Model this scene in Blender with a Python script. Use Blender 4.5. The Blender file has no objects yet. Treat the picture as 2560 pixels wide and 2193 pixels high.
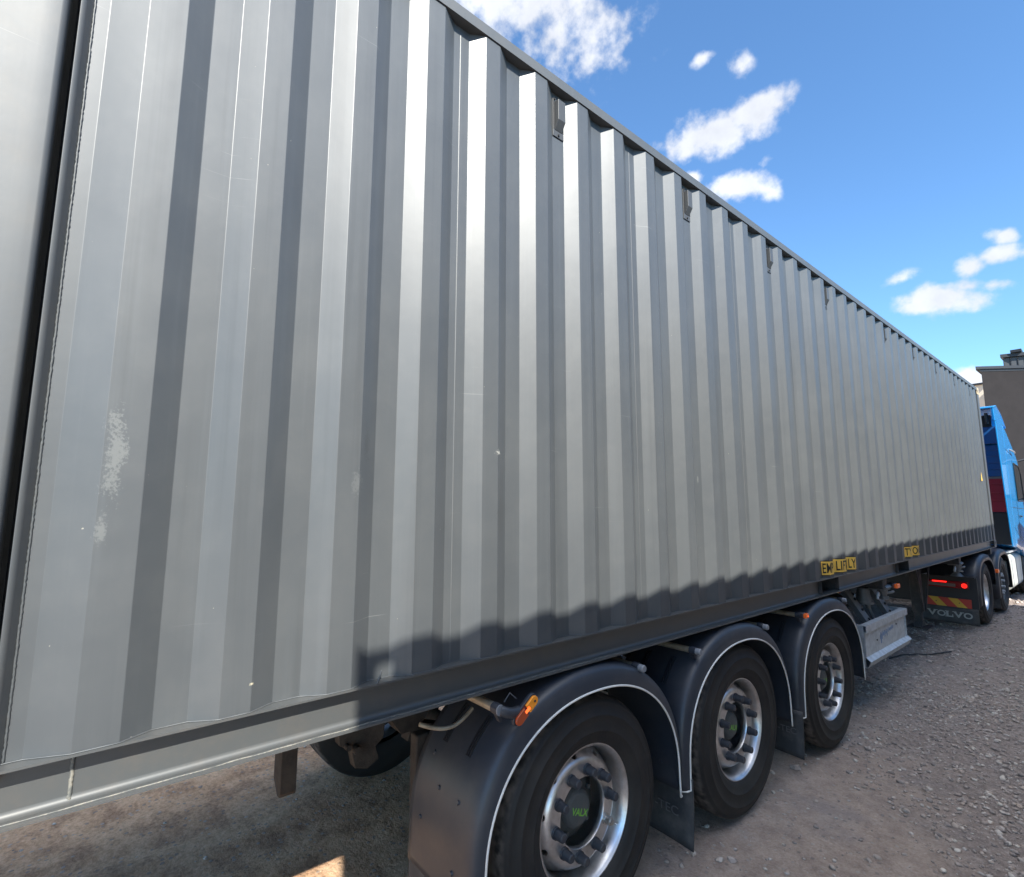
import bpy, bmesh, math, random
import numpy as np
from mathutils import Vector, Matrix, noise
random.seed(7)
SC = bpy.context.scene
COL = SC.collection
PI = math.pi

# ------------------------------------------------------------------ camera
cam_d = bpy.data.cameras.new("camera"); cam = bpy.data.objects.new("camera", cam_d); COL.objects.link(cam)
YAW, PIT, ROL = 0.881388766, 0.129246402, 0.002546635
_f = Vector((-math.sin(YAW)*math.cos(PIT), math.cos(YAW)*math.cos(PIT), math.sin(PIT)))
_r0 = _f.cross(Vector((0, 0, 1))).normalized(); _u0 = _r0.cross(_f)
_r = math.cos(ROL)*_r0 + math.sin(ROL)*_u0; _u = -math.sin(ROL)*_r0 + math.cos(ROL)*_u0
_m = Matrix((_r, _u, -_f)).transposed().to_4x4(); _m.translation = Vector((1.673220, 0.0, 0.722911))
cam.matrix_world = _m
cam_d.sensor_fit = 'HORIZONTAL'; cam_d.sensor_width = 36; cam_d.lens = 1277.70366/2560*36
cam_d.clip_start = 0.05; cam_d.clip_end = 2000
SC.camera = cam
SC.render.resolution_x, SC.render.resolution_y = 1024, 877

# ------------------------------------------------------------------ light
S = Vector((1.0, -0.39, 0.943)).normalized()
sun_d = bpy.data.lights.new("sun", 'SUN'); sun_d.energy = 4.15; sun_d.angle = math.radians(0.5); sun_d.color = (1.0, 0.95, 0.86)
sun = bpy.data.objects.new("sun", sun_d); COL.objects.link(sun)
sun.rotation_euler = S.to_track_quat('Z', 'Y').to_euler(); sun.location = (20, -8, 19)
SC.view_settings.view_transform = 'Standard'; SC.view_settings.look = 'None'
SC.view_settings.exposure = 1.38; SC.view_settings.gamma = 1.0
SKY_STRENGTH = 0.10

def vm(nt, op, a, b=None):
    n = nt.nodes.new('ShaderNodeVectorMath'); n.operation = op
    for i, v in enumerate((a, b)):
        if v is None: continue
        if hasattr(v, 'is_output'): nt.links.new(v, n.inputs[i])
        else: n.inputs[i].default_value = v
    return n.outputs['Value'] if op in ('DOT_PRODUCT', 'LENGTH') else n.outputs['Vector']
def mm(nt, op, a, b=None, c=None, clamp=False):
    n = nt.nodes.new('ShaderNodeMath'); n.operation = op; n.use_clamp = clamp
    for i, v in enumerate((a, b, c)):
        if v is None: continue
        if hasattr(v, 'is_output'): nt.links.new(v, n.inputs[i])
        else: n.inputs[i].default_value = v
    return n.outputs[0]

def build_world():
    w = bpy.data.worlds.new("World"); SC.world = w; w.use_nodes = True; nt = w.node_tree; nt.nodes.clear()
    out = nt.nodes.new('ShaderNodeOutputWorld'); bg = nt.nodes.new('ShaderNodeBackground')
    sky = nt.nodes.new('ShaderNodeTexSky'); sky.sky_type = 'NISHITA'; sky.sun_disc = False
    sky.sun_elevation = math.asin(S.z); sky.sun_rotation = math.atan2(S.x, S.y)
    sky.air_density = 1.0; sky.dust_density = 0.1; sky.ozone_density = 4.5; sky.altitude = 100
    tc = nt.nodes.new('ShaderNodeTexCoord'); d = tc.outputs['Generated']
    # clouds: soft banks at fixed compass directions (azimuth from +Y, elevation, half sizes in degrees, tilt, weight)
    BL = [(-50.1,47.5,6.53,2.46,-6,0.70),(-43.6,46.3,5.41,3.2,-20,0.70),(-40.7,43.8,2.85,1.50,-23,0.75),(-55.7,48.4,4.05,1.56,4,0.90),(-47.0,51.7,7.92,3.40,-3,0.80),
      (-27.0,36.0,4.6,1.75,-1,1.30),(-23.7,36.7,3.4,1.5,5,1.30),(-30.0,35.6,2.60,1.01,-8,0.90),(-20.9,36.7,1.43,0.50,-9,0.80),
      (-24.9,31.0,2.95,1.2,-9,1.20),(-22.6,30.4,1.42,0.70,-33,0.80),(-29.5,32.7,1.01,0.62,-12,0.90),(-22.1,32.7,0.76,0.42,5,0.55),
      (-27.9,41.9,0.98,0.45,18,0.70),(-24.2,40.4,0.85,0.95,36,0.85),
      (-9.3,17.5,2.95,1.2,-12,1.25),(-10.4,17.2,1.9,0.7,-14,1.10),(-7.4,18.1,1.42,0.52,-6,0.80),(-7.0,19.7,1.1,0.77,23,0.90),(-5.5,20.0,1.63,0.63,-3,0.90),(-5.0,21.4,1.10,0.54,-20,0.95),(-11.8,19.9,1.06,0.45,4,0.65),(-6.0,17.8,1.36,0.45,-6,0.80),
      (-8.1,10.4,3.2,0.95,-4,1.15),(-11.5,9.7,2.33,1.04,-8,1.10),
      (60,35,14,6,5,1.0),(120,28,18,6,-8,1.0),(170,40,14,7,10,1.0),(-120,35,20,8,-6,1.0),(20,62,16,10,20,1.0),(-60,74,34,17,10,1.5),(120,78,30,20,-20,1.5),(170,68,24,12,10,1.2),(-160,22,16,5,0,1.0)]  # last row: unseen banks added for reflections and to light the ground
    n1 = nt.nodes.new('ShaderNodeTexNoise'); n1.inputs['Scale'].default_value = 26; n1.inputs['Detail'].default_value = 9; n1.inputs['Roughness'].default_value = 0.56
    nt.links.new(d, n1.inputs['Vector'])
    n2 = nt.nodes.new('ShaderNodeTexNoise'); n2.inputs['Scale'].default_value = 9; n2.inputs['Detail'].default_value = 6; n2.inputs['Roughness'].default_value = 0.6
    nt.links.new(d, n2.inputs['Vector'])
    field = None
    for az, el, a, b, t, wt in BL:
        az, el, t = map(math.radians, (az, el, t))
        c = Vector((math.sin(az)*math.cos(el), math.cos(az)*math.cos(el), math.sin(el)))
        e = c.cross(Vector((0, 0, 1))).normalized(); n = e.cross(c)
        U = (math.cos(t)*e + math.sin(t)*n)/math.sin(math.radians(a*1.15)); V = (-math.sin(t)*e + math.cos(t)*n)/math.sin(math.radians(b*1.25))
        u = vm(nt, 'DOT_PRODUCT', d, tuple(U)); v = vm(nt, 'DOT_PRODUCT', d, tuple(V))
        r2 = mm(nt, 'ADD', mm(nt, 'MULTIPLY', u, u), mm(nt, 'MULTIPLY', v, v))
        g = mm(nt, 'MULTIPLY', mm(nt, 'SUBTRACT', 1.0, mm(nt, 'SQRT', r2)), wt)
        field = g if field is None else mm(nt, 'SMOOTH_MAX', field, g, 0.25)
    sep = nt.nodes.new('ShaderNodeSeparateXYZ'); nt.links.new(d, sep.inputs[0])
    k = mm(nt, 'MULTIPLY', mm(nt, 'SUBTRACT', n1.outputs['Fac'], 0.5), 2.2)
    f2 = mm(nt, 'ADD', field, k)
    f2 = mm(nt, 'ADD', f2, mm(nt, 'MULTIPLY', mm(nt, 'SUBTRACT', n2.outputs['Fac'], 0.5), 0.8))
    mr = nt.nodes.new('ShaderNodeMapRange'); mr.interpolation_type = 'SMOOTHSTEP'
    nt.links.new(f2, mr.inputs['Value']); mr.inputs['From Min'].default_value = -0.10; mr.inputs['From Max'].default_value = 0.72
    up = mm(nt, 'GREATER_THAN', sep.outputs['Z'], 0.0)
    cov = mm(nt, 'MULTIPLY', mr.outputs[0], up)
    # keep the blobs' far field clear
    lim = nt.nodes.new('ShaderNodeMapRange'); lim.interpolation_type = 'SMOOTHSTEP'; nt.links.new(field, lim.inputs['Value'])
    lim.inputs['From Min'].default_value = -0.55; lim.inputs['From Max'].default_value = 0.15
    cov = mm(nt, 'MULTIPLY', cov, lim.outputs[0])
    # thin high veil in the west part
    cov = mm(nt, 'MULTIPLY', cov, 0.93)
    cr = nt.nodes.new('ShaderNodeMapRange'); nt.links.new(n2.outputs['Fac'], cr.inputs['Value'])
    cr.inputs['From Min'].default_value = 0.35; cr.inputs['From Max'].default_value = 0.65; cr.inputs['To Min'].default_value = 3.6; cr.inputs['To Max'].default_value = 4.6
    hi = nt.nodes.new('ShaderNodeMapRange'); hi.interpolation_type = 'SMOOTHSTEP'; nt.links.new(sep.outputs['Z'], hi.inputs['Value'])   # overhead banks brightened to lift the shaded ground
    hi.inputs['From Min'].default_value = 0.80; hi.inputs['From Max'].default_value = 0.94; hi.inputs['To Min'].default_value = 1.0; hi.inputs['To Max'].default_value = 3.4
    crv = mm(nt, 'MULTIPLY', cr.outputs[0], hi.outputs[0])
    cc = nt.nodes.new('ShaderNodeCombineXYZ')
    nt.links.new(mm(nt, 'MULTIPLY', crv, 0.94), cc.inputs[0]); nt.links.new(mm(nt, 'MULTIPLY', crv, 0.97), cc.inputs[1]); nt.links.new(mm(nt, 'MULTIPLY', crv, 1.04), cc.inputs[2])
    tint = nt.nodes.new('ShaderNodeVectorMath'); tint.operation = 'MULTIPLY'; nt.links.new(sky.outputs[0], tint.inputs[0]); tint.inputs[1].default_value = (0.86, 1.08, 1.16)   # deep clear-air blue
    mx = nt.nodes.new('ShaderNodeMix'); mx.data_type = 'RGBA'
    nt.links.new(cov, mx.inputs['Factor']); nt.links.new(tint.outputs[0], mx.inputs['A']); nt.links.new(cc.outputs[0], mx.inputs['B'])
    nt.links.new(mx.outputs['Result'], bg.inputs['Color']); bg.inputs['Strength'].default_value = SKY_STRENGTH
    nt.links.new(bg.outputs[0], out.inputs[0])
build_world()

# ------------------------------------------------------------------ materials
def mat(name, base, rough=0.5, metal=0.0, spec=0.5, var=None, bump=None, coat=0.0, emit=None, dust=None, rvar=0.0, scuff=None, coatr=0.05, wear=0.0):
    """var=(scale, colour2, contrast)  bump=[(scale, strength, dist)]  dust=(scale, colour, amount)"""
    m = bpy.data.materials.new(name); m.use_nodes = True; nt = m.node_tree; p = nt.nodes['Principled BSDF']
    p.inputs['Base Color'].default_value = (*base, 1); p.inputs['Roughness'].default_value = rough; p.inputs['Metallic'].default_value = metal
    p.inputs['Specular IOR Level'].default_value = spec; p.inputs['Coat Weight'].default_value = coat; p.inputs['Coat Roughness'].default_value = coatr
    tc = nt.nodes.new('ShaderNodeTexCoord'); co = tc.outputs['Object']
    def nz(scale, detail=5, rough_=0.6, vec=co):
        n = nt.nodes.new('ShaderNodeTexNoise'); n.inputs['Scale'].default_value = scale; n.inputs['Detail'].default_value = detail
        n.inputs['Roughness'].default_value = rough_; nt.links.new(vec, n.inputs['Vector']); return n.outputs['Fac']
    def mixc(fac, a, b):
        x = nt.nodes.new('ShaderNodeMix'); x.data_type = 'RGBA'; nt.links.new(fac, x.inputs['Factor'])
        for k, v in (('A', a), ('B', b)):
            if hasattr(v, 'is_output'): nt.links.new(v, x.inputs[k])
            else: x.inputs[k].default_value = (*v, 1)
        return x.outputs['Result']
    def ramp(v, lo, hi):
        r = nt.nodes.new('ShaderNodeMapRange'); r.interpolation_type = 'SMOOTHSTEP'; nt.links.new(v, r.inputs['Value'])
        r.inputs['From Min'].default_value = lo; r.inputs['From Max'].default_value = hi; return r.outputs[0]
    col = None
    if var:
        col = mixc(ramp(nz(var[0]), 0.5-var[2], 0.5+var[2]), base, var[1])
    if dust:
        fac = mm(nt, 'MULTIPLY', ramp(nz(dust[0], 8, 0.7), 0.42, 0.72), dust[2]); col = mixc(fac, col or base, dust[1])
    if wear:    # rain streaks down the sheet and thin scratches along it
        def mapped(sc_):
            v_ = nt.nodes.new('ShaderNodeMapping'); v_.inputs['Scale'].default_value = sc_; nt.links.new(co, v_.inputs['Vector']); return v_.outputs[0]
        st_ = ramp(nz(1.0, 7, 0.65, mapped((26, 26, 0.55))), 0.50, 0.72); col = mixc(mm(nt, 'MULTIPLY', st_, wear*0.16), col or base, tuple(x*1.7 for x in base))
        st2 = ramp(nz(1.0, 6, 0.6, mapped((15, 17, 0.35))), 0.54, 0.70); col = mixc(mm(nt, 'MULTIPLY', st2, wear*0.22), col, tuple(x*0.55 for x in base))
        sc1 = ramp(nz(1.0, 3, 0.5, mapped((3, 2.2, 130))), 0.70, 0.76); gate = ramp(nz(1.9, 3, 0.5), 0.50, 0.62); col = mixc(mm(nt, 'MULTIPLY', mm(nt, 'MULTIPLY', sc1, gate), wear*0.4), col, (0.30, 0.31, 0.30))
        sp_ = ramp(nz(55, 2, 0.5), 0.785, 0.81); col = mixc(mm(nt, 'MULTIPLY', sp_, wear*0.6), col, (0.42, 0.40, 0.33))
    if scuff:   # worn marks at fixed places: (y, z, half width y, half height z, strength, colour)
        sp = nt.nodes.new('ShaderNodeSeparateXYZ'); nt.links.new(co, sp.inputs[0])
        fine = nz(120, 6, 0.75); big = nz(9, 5, 0.7)
        for (y, z, a, b, s_, c_) in scuff:
            dy = mm(nt, 'DIVIDE', mm(nt, 'SUBTRACT', sp.outputs['Y'], y), a); dz = mm(nt, 'DIVIDE', mm(nt, 'SUBTRACT', sp.outputs['Z'], z), b)
            r = mm(nt, 'SQRT', mm(nt, 'ADD', mm(nt, 'MULTIPLY', dy, dy), mm(nt, 'MULTIPLY', dz, dz)))
            g = mm(nt, 'SUBTRACT', 1.0, r); g = mm(nt, 'ADD', g, mm(nt, 'MULTIPLY', mm(nt, 'SUBTRACT', fine, 0.5), 2.6)); g = mm(nt, 'ADD', g, mm(nt, 'MULTIPLY', mm(nt, 'SUBTRACT', big, 0.5), 2.2))
            f_ = mm(nt, 'MULTIPLY', ramp(g, 0.35, 0.75), s_)
            col = mixc(f_, col or base, c_)
    if col: nt.links.new(col, p.inputs['Base Color'])
    if rvar:
        r = mm(nt, 'ADD', mm(nt, 'MULTIPLY', mm(nt, 'SUBTRACT', nz(4, 7, 0.7), 0.5), rvar*2), rough, clamp=True); nt.links.new(r, p.inputs['Roughness'])
    if bump:
        prev = None
        for sc_, st, di in bump:
            b = nt.nodes.new('ShaderNodeBump'); b.inputs['Strength'].default_value = st; b.inputs['Distance'].default_value = di
            nt.links.new(nz(sc_, 4), b.inputs['Height'])
            if prev: nt.links.new(prev, b.inputs['Normal'])
            prev = b.outputs[0]
        nt.links.new(prev, p.inputs['Normal'])
    if emit:
        p.inputs['Emission Color'].default_value = (*emit[0], 1); p.inputs['Emission Strength'].default_value = emit[1]
    return m

M = {}
LIGHTMARK = (0.17, 0.18, 0.175)
PAINT = (0.066, 0.074, 0.080)
M['paint'] = mat('container_grey_paint', PAINT, 0.56, 0.22, 0.5, coat=0.40, coatr=0.35, wear=1.0, var=(1.7, (0.077, 0.085, 0.090), 0.16), bump=[(2.2, 0.25, 0.012), (350, 0.10, 0.0006)], rvar=0.05,
   dust=(7, (0.12, 0.123, 0.12), 0.15),
   scuff=[(0.045, 0.84, 0.035, 0.17, 0.55, LIGHTMARK), (0.03, 0.66, 0.02, 0.06, 0.5, LIGHTMARK), (0.735, 0.95, 0.03, 0.10, 0.35, (0.035, 0.038, 0.038)), (0.70, 0.80, 0.03, 0.07, 0.3, LIGHTMARK),
          (1.31, 0.94, 0.03, 0.02, 0.8, (0.5, 0.5, 0.45)), (1.33, 0.7, 0.04, 0.2, 0.25, (0.045, 0.048, 0.045)), (0.41, 0.21, 0.012, 0.012, 1.0, (0.5, 0.46, 0.33)), (2.9, 0.88, 0.01, 0.03, 0.8, LIGHTMARK),
          (3.44, 1.07, 0.008, 0.03, 0.8, LIGHTMARK)])
M['paint_plain'] = mat('container_grey_paint_rails', PAINT, 0.60, 0.25, 0.5, coat=0.42, coatr=0.45, wear=0.5, var=(2.3, (0.078, 0.085, 0.089), 0.2), bump=[(14, 0.15, 0.004), (300, 0.12, 0.0006)], rvar=0.07, dust=(9, (0.10, 0.095, 0.085), 0.3))
M['rail_dusty'] = mat('dusty_bottom_rail_paint', (0.076, 0.084, 0.087), 0.55, 0.3, 0.5, coat=0.7, coatr=0.4, var=(1.1, (0.08, 0.082, 0.08), 0.2), bump=[(30, 0.15, 0.003)], rvar=0.08, dust=(12, (0.12, 0.105, 0.09), 0.35))
M['cream'] = mat('cream_bounce_paint', (0.62, 0.56, 0.46), 0.6, 0, 0.3, var=(1.2, (0.55, 0.5, 0.42), 0.2), dust=(5, (0.45, 0.36, 0.27), 0.3))  # pale colour picked to bounce light; the unseen container's true colour is unknown
M['bead'] = mat('weld_and_highlight_bead_paint', (0.11, 0.115, 0.11), 0.36, 0, 0.5, var=(60, (0.22, 0.21, 0.18), 0.12), bump=[(180, 0.6, 0.003)])  # shared by a real weld and the bead that imitates a highlight
M['cast'] = mat('corner_casting_ochre', (0.50, 0.38, 0.22), 0.6, 0, 0.4, var=(20, (0.35, 0.3, 0.22), 0.2))
M['vent'] = mat('vent_plastic', (0.055, 0.058, 0.06), 0.45)
M['vent_dark'] = mat('vent_louvre_dark', (0.02, 0.02, 0.022), 0.6)
M['yellow'] = mat('sticker_yellow', (0.92, 0.58, 0.10), 0.5, var=(15, (0.84, 0.50, 0.08), 0.2))
M['black'] = mat('sticker_black', (0.015, 0.015, 0.015), 0.5)
M['tyre'] = mat('tyre_rubber', (0.016, 0.016, 0.017), 0.62, 0, 0.35, var=(6, (0.024, 0.023, 0.022), 0.25), dust=(5, (0.06, 0.05, 0.044), 0.25), bump=[(160, 0.35, 0.002)], rvar=0.1)
def dusty_tread():      # dried mud on the tread, the side walls stay dark
    nt = M['tyre'].node_tree; p = nt.nodes['Principled BSDF']; tc = nt.nodes.new('ShaderNodeTexCoord'); sp = nt.nodes.new('ShaderNodeSeparateXYZ'); nt.links.new(tc.outputs['Object'], sp.inputs[0])
    r = mm(nt, 'SQRT', mm(nt, 'ADD', mm(nt, 'MULTIPLY', sp.outputs['Y'], sp.outputs['Y']), mm(nt, 'MULTIPLY', sp.outputs['Z'], sp.outputs['Z'])))
    f = nt.nodes.new('ShaderNodeMapRange'); f.interpolation_type = 'SMOOTHSTEP'; nt.links.new(r, f.inputs[0]); f.inputs[1].default_value = 0.474; f.inputs[2].default_value = 0.490
    n = nt.nodes.new('ShaderNodeTexNoise'); n.inputs['Scale'].default_value = 22; n.inputs['Detail'].default_value = 8; nt.links.new(tc.outputs['Object'], n.inputs['Vector'])
    g = nt.nodes.new('ShaderNodeMapRange'); nt.links.new(n.outputs['Fac'], g.inputs[0]); g.inputs[1].default_value = 0.38; g.inputs[2].default_value = 0.62; g.inputs[4].default_value = 0.85
    src = p.inputs['Base Color'].links[0].from_socket; x = nt.nodes.new('ShaderNodeMix'); x.data_type = 'RGBA'
    nt.links.new(mm(nt, 'MULTIPLY', f.outputs[0], g.outputs[0]), x.inputs['Factor']); nt.links.new(src, x.inputs['A']); x.inputs['B'].default_value = (0.15, 0.125, 0.108, 1); nt.links.new(x.outputs['Result'], p.inputs['Base Color'])
dusty_tread()
M['alu'] = mat('polished_aluminium', (0.74, 0.74, 0.76), 0.36, 1.0, var=(7, (0.58, 0.57, 0.56), 0.2), bump=[(60, 0.06, 0.001)], rvar=0.10, dust=(14, (0.34, 0.32, 0.3), 0.35))
M['hub'] = mat('hub_casting', (0.075, 0.082, 0.085), 0.55, 0.0, 0.4, dust=(16, (0.13, 0.11, 0.09), 0.4), bump=[(70, 0.5, 0.003)])
M['cap'] = mat('nut_cap_plastic', (0.032, 0.036, 0.046), 0.45, 0, 0.5, dust=(25, (0.10, 0.09, 0.08), 0.3))
M['green'] = mat('lettering_green', (0.19, 0.48, 0.05), 0.5)
M['steelnut'] = mat('bare_steel', (0.55, 0.54, 0.52), 0.35, 0.9)
M['fender'] = mat('fender_plastic', (0.026, 0.032, 0.044), 0.42, 0, 0.5, var=(3, (0.034, 0.038, 0.047), 0.2), dust=(6, (0.11, 0.10, 0.095), 0.16), bump=[(200, 0.15, 0.001), (6, 0.12, 0.01)], rvar=0.10)
M['trim'] = mat('white_trim', (0.70, 0.69, 0.66), 0.5, dust=(30, (0.4, 0.36, 0.3), 0.3))
M['flap'] = mat('mud_flap_rubber', (0.04, 0.042, 0.046), 0.62, 0, 0.4, dust=(7, (0.14, 0.125, 0.115), 0.5), bump=[(20, 0.2, 0.004)])
M['flap_text'] = mat('mud_flap_lettering', (0.11, 0.11, 0.112), 0.6)
M['frame'] = mat('chassis_dark_paint', (0.035, 0.038, 0.043), 0.55, 0, 0.4, dust=(8, (0.14, 0.115, 0.095), 0.5), bump=[(40, 0.3, 0.003)])
M['galv'] = mat('galvanised_steel', (0.52, 0.56, 0.60), 0.46, 0.3, var=(18, (0.42, 0.46, 0.50), 0.15), rvar=0.1, dust=(9, (0.26, 0.24, 0.22), 0.3))
M['galv_dark'] = mat('galvanised_bracket', (0.17, 0.185, 0.195), 0.5, 0.4, dust=(11, (0.14, 0.12, 0.1), 0.5))
M['bluemark'] = mat('faded_blue_print', (0.16, 0.25, 0.42), 0.55)
M['brown'] = mat('muddy_steel', (0.036, 0.031, 0.028), 0.85, 0, 0.2, var=(14, (0.06, 0.051, 0.044), 0.2), bump=[(50, 0.6, 0.006)])
M['brass'] = mat('zinc_tube', (0.42, 0.37, 0.28), 0.4, 0.5, dust=(20, (0.16, 0.13, 0.1), 0.7))
M['pcap'] = mat('grey_end_cap', (0.2, 0.21, 0.23), 0.5)
M['amber'] = mat('amber_lens', (0.88, 0.30, 0.02), 0.18, 0, 0.6, coat=0.5)
M['amber_deep'] = mat('amber_lens_dark', (0.36, 0.06, 0.015), 0.18, 0, 0.6, coat=0.5)
M['amber_hot'] = mat('amber_glow', (0.9, 0.12, 0.02), 0.2, emit=((1, 0.14, 0.03), 0.7))
M['amber_dim'] = mat('amber_lens_small', (0.6, 0.14, 0.03), 0.25, emit=((1, 0.16, 0.04), 0.05))
M['red_hot'] = mat('tail_light_lit', (0.9, 0.03, 0.02), 0.2, emit=((1, 0.015, 0.01), 0.9))
M['red_lens'] = mat('tail_lens_red', (0.22, 0.012, 0.015), 0.2, coat=0.3)
M['clear_lens'] = mat('tail_lens_clear', (0.16, 0.12, 0.11), 0.25)
M['chev_red'] = mat('chevron_red', (0.42, 0.045, 0.03), 0.45)
M['chev_yel'] = mat('chevron_yellow', (0.55, 0.33, 0.04), 0.45)
M['blue'] = mat('cab_blue_paint', (0.008, 0.25, 0.60), 0.22, 0, 0.5, coat=0.6, rvar=0.04)
M['blue_dark'] = mat('cab_rear_blue', (0.01, 0.085, 0.27), 0.35, coat=0.3)
M['red'] = mat('cab_rear_red', (0.28, 0.012, 0.03), 0.5)
M['glass'] = mat('cab_glass', (0.02, 0.025, 0.03), 0.05, 0, 0.8)
M['blackplastic'] = mat('black_plastic', (0.02, 0.021, 0.024), 0.5)
M['chrome'] = mat('grey_metal_trim', (0.5, 0.5, 0.52), 0.3, 0.8)
M['tank'] = mat('brushed_tank_aluminium', (0.66, 0.68, 0.64), 0.42, 0.3, var=(8, (0.56, 0.6, 0.56), 0.2))
M['volvo_text'] = mat('grey_lettering', (0.30, 0.31, 0.30), 0.6)
M['wall_dark'] = mat('dark_render_wall', (0.024, 0.0225, 0.0235), 0.9, 0, 0.1, var=(3, (0.028, 0.026, 0.027), 0.2), bump=[(30, 0.4, 0.01)])
M['wall_beige'] = mat('cream_render_wall', (0.72, 0.66, 0.54), 0.85, 0, 0.2)
M['cladding'] = mat('grey_metal_cladding', (0.045, 0.05, 0.056), 0.45, 0.2)
M['roofcap'] = mat('dark_roof_flashing', (0.022, 0.025, 0.03), 0.45, 0.3)
M['inside'] = mat('dark_interior', (0.03, 0.03, 0.03), 0.9)

def ground_mat(name, stones=False):
    m = bpy.data.materials.new(name); m.use_nodes = True; nt = m.node_tree; p = nt.nodes['Principled BSDF']
    p.inputs['Roughness'].default_value = 0.92; p.inputs['Specular IOR Level'].default_value = 0.2
    tc = nt.nodes.new('ShaderNodeTexCoord'); co = tc.outputs['Object']
    def nz(scale, detail=6, r=0.65):
        n = nt.nodes.new('ShaderNodeTexNoise'); n.inputs['Scale'].default_value = scale; n.inputs['Detail'].default_value = detail; n.inputs['Roughness'].default_value = r
        nt.links.new(co, n.inputs['Vector']); return n.outputs['Fac']
    def rampc(v, stops):
        r = nt.nodes.new('ShaderNodeValToRGB'); nt.links.new(v, r.inputs[0]); e = r.color_ramp.elements
        while len(e) < len(stops): e.new(0.5)
        for i, (pos, c) in enumerate(stops): e[i].position = pos; e[i].color = (*c, 1)
        return r.outputs[0]
    def mix(fac, a, b, mode='MIX'):
        x = nt.nodes.new('ShaderNodeMix'); x.data_type = 'RGBA'; x.blend_type = mode
        for k, v in (('Factor', fac), ('A', a), ('B', b)):
            if hasattr(v, 'is_output'): nt.links.new(v, x.inputs[k])
            else: x.inputs[k].default_value = v if k == 'Factor' else (*v, 1)
        return x.outputs['Result']
    vo = nt.nodes.new('ShaderNodeTexVoronoi'); vo.inputs['Scale'].default_value = 30; nt.links.new(co, vo.inputs['Vector'])
    sepc = nt.nodes.new('ShaderNodeSeparateColor'); nt.links.new(vo.outputs['Color'], sepc.inputs[0])
    if stones:
        c = rampc(sepc.outputs[0], [(0.0, (0.15, 0.135, 0.13)), (0.3, (0.28, 0.24, 0.22)), (0.55, (0.40, 0.32, 0.26)), (0.8, (0.48, 0.44, 0.41)), (1.0, (0.66, 0.60, 0.52))])
        c = mix(mm(nt, 'MULTIPLY', nz(20), 0.7), c, (0.36, 0.30, 0.27))
        nt.links.new(c, p.inputs['Base Color'])
        b = nt.nodes.new('ShaderNodeBump'); b.inputs['Strength'].default_value = 0.5; b.inputs['Distance'].default_value = 0.004; nt.links.new(nz(90), b.inputs['Height']); nt.links.new(b.outputs[0], p.inputs['Normal'])
        return m
    c = rampc(nz(0.9), [(0.3, (0.38, 0.30, 0.255)), (0.5, (0.50, 0.39, 0.325)), (0.7, (0.60, 0.49, 0.425))])
    c = mix(0.55, c, rampc(nz(9, 8, 0.7), [(0.35, (0.22, 0.175, 0.155)), (0.5, (0.46, 0.37, 0.31)), (0.68, (0.70, 0.58, 0.505))]))
    c = mix(0.35, c, rampc(nz(70, 8, 0.75), [(0.35, (0.18, 0.13, 0.105)), (0.5, (0.42, 0.32, 0.26)), (0.66, (0.55, 0.5, 0.46))]))
    # damp grey patches
    fp = nt.nodes.new('ShaderNodeMapRange'); nt.links.new(nz(1.7, 5), fp.inputs[0]); fp.inputs[1].default_value = 0.52; fp.inputs[2].default_value = 0.68; fp.inputs[4].default_value = 0.5
    c = mix(fp.outputs[0], c, (0.31, 0.285, 0.29))
    # loose rough strip is darker than the rolled dirt along the wheels
    s0 = nt.nodes.new('ShaderNodeSeparateXYZ'); nt.links.new(co, s0.inputs[0])
    rv = mm(nt, 'ADD', mm(nt, 'ADD', mm(nt, 'MULTIPLY', s0.outputs['X'], 2.0), s0.outputs['Y']), mm(nt, 'MULTIPLY', mm(nt, 'SUBTRACT', nz(1.1, 6, 0.6), 0.5), 7.0))
    rz_ = nt.nodes.new('ShaderNodeMapRange'); rz_.interpolation_type = 'SMOOTHSTEP'; nt.links.new(rv, rz_.inputs[0]); rz_.inputs[1].default_value = 4.2; rz_.inputs[2].default_value = 6.4; rz_.inputs[4].default_value = 0.55
    c = mix(rz_.outputs[0], c, rampc(nz(26, 8, 0.75), [(0.36, (0.09, 0.082, 0.082)), (0.52, (0.24, 0.21, 0.205)), (0.66, (0.46, 0.42, 0.40))]))
    # trailer clay warmed in colour to imitate bounce light, greyer gravel yard beside it
    sx = nt.nodes.new('ShaderNodeSeparateXYZ'); nt.links.new(co, sx.inputs[0])
    cl = nt.nodes.new('ShaderNodeMapRange'); cl.interpolation_type = 'SMOOTHSTEP'
    nt.links.new(mm(nt, 'ADD', mm(nt, 'ADD', sx.outputs['X'], mm(nt, 'MULTIPLY', sx.outputs['Y'], 0.25)), mm(nt, 'MULTIPLY', mm(nt, 'SUBTRACT', nz(1.3, 5), 0.5), 1.6)), cl.inputs[0])
    cl.inputs[1].default_value = 0.5; cl.inputs[2].default_value = -0.4; cl.inputs[3].default_value = 0.0; cl.inputs[4].default_value = 0.92
    c = mix(cl.outputs[0], c, mix(0.4, rampc(nz(6, 10, 0.7), [(0.38, (0.30, 0.165, 0.09)), (0.5, (0.66, 0.40, 0.23)), (0.62, (0.86, 0.59, 0.37))]), rampc(nz(45, 8, 0.7), [(0.36, (0.22, 0.12, 0.07)), (0.5, (0.66, 0.40, 0.23)), (0.64, (0.88, 0.62, 0.42))])))
    # small pebbles
    pe = nt.nodes.new('ShaderNodeMapRange'); nt.links.new(vo.outputs['Distance'], pe.inputs[0]); pe.inputs[1].default_value = 0.34; pe.inputs[2].default_value = 0.26
    sel = mm(nt, 'GREATER_THAN', sepc.outputs[1], 0.68)
    pf = mm(nt, 'MULTIPLY', mm(nt, 'MULTIPLY', pe.outputs[0], sel), 0.6)
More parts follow.
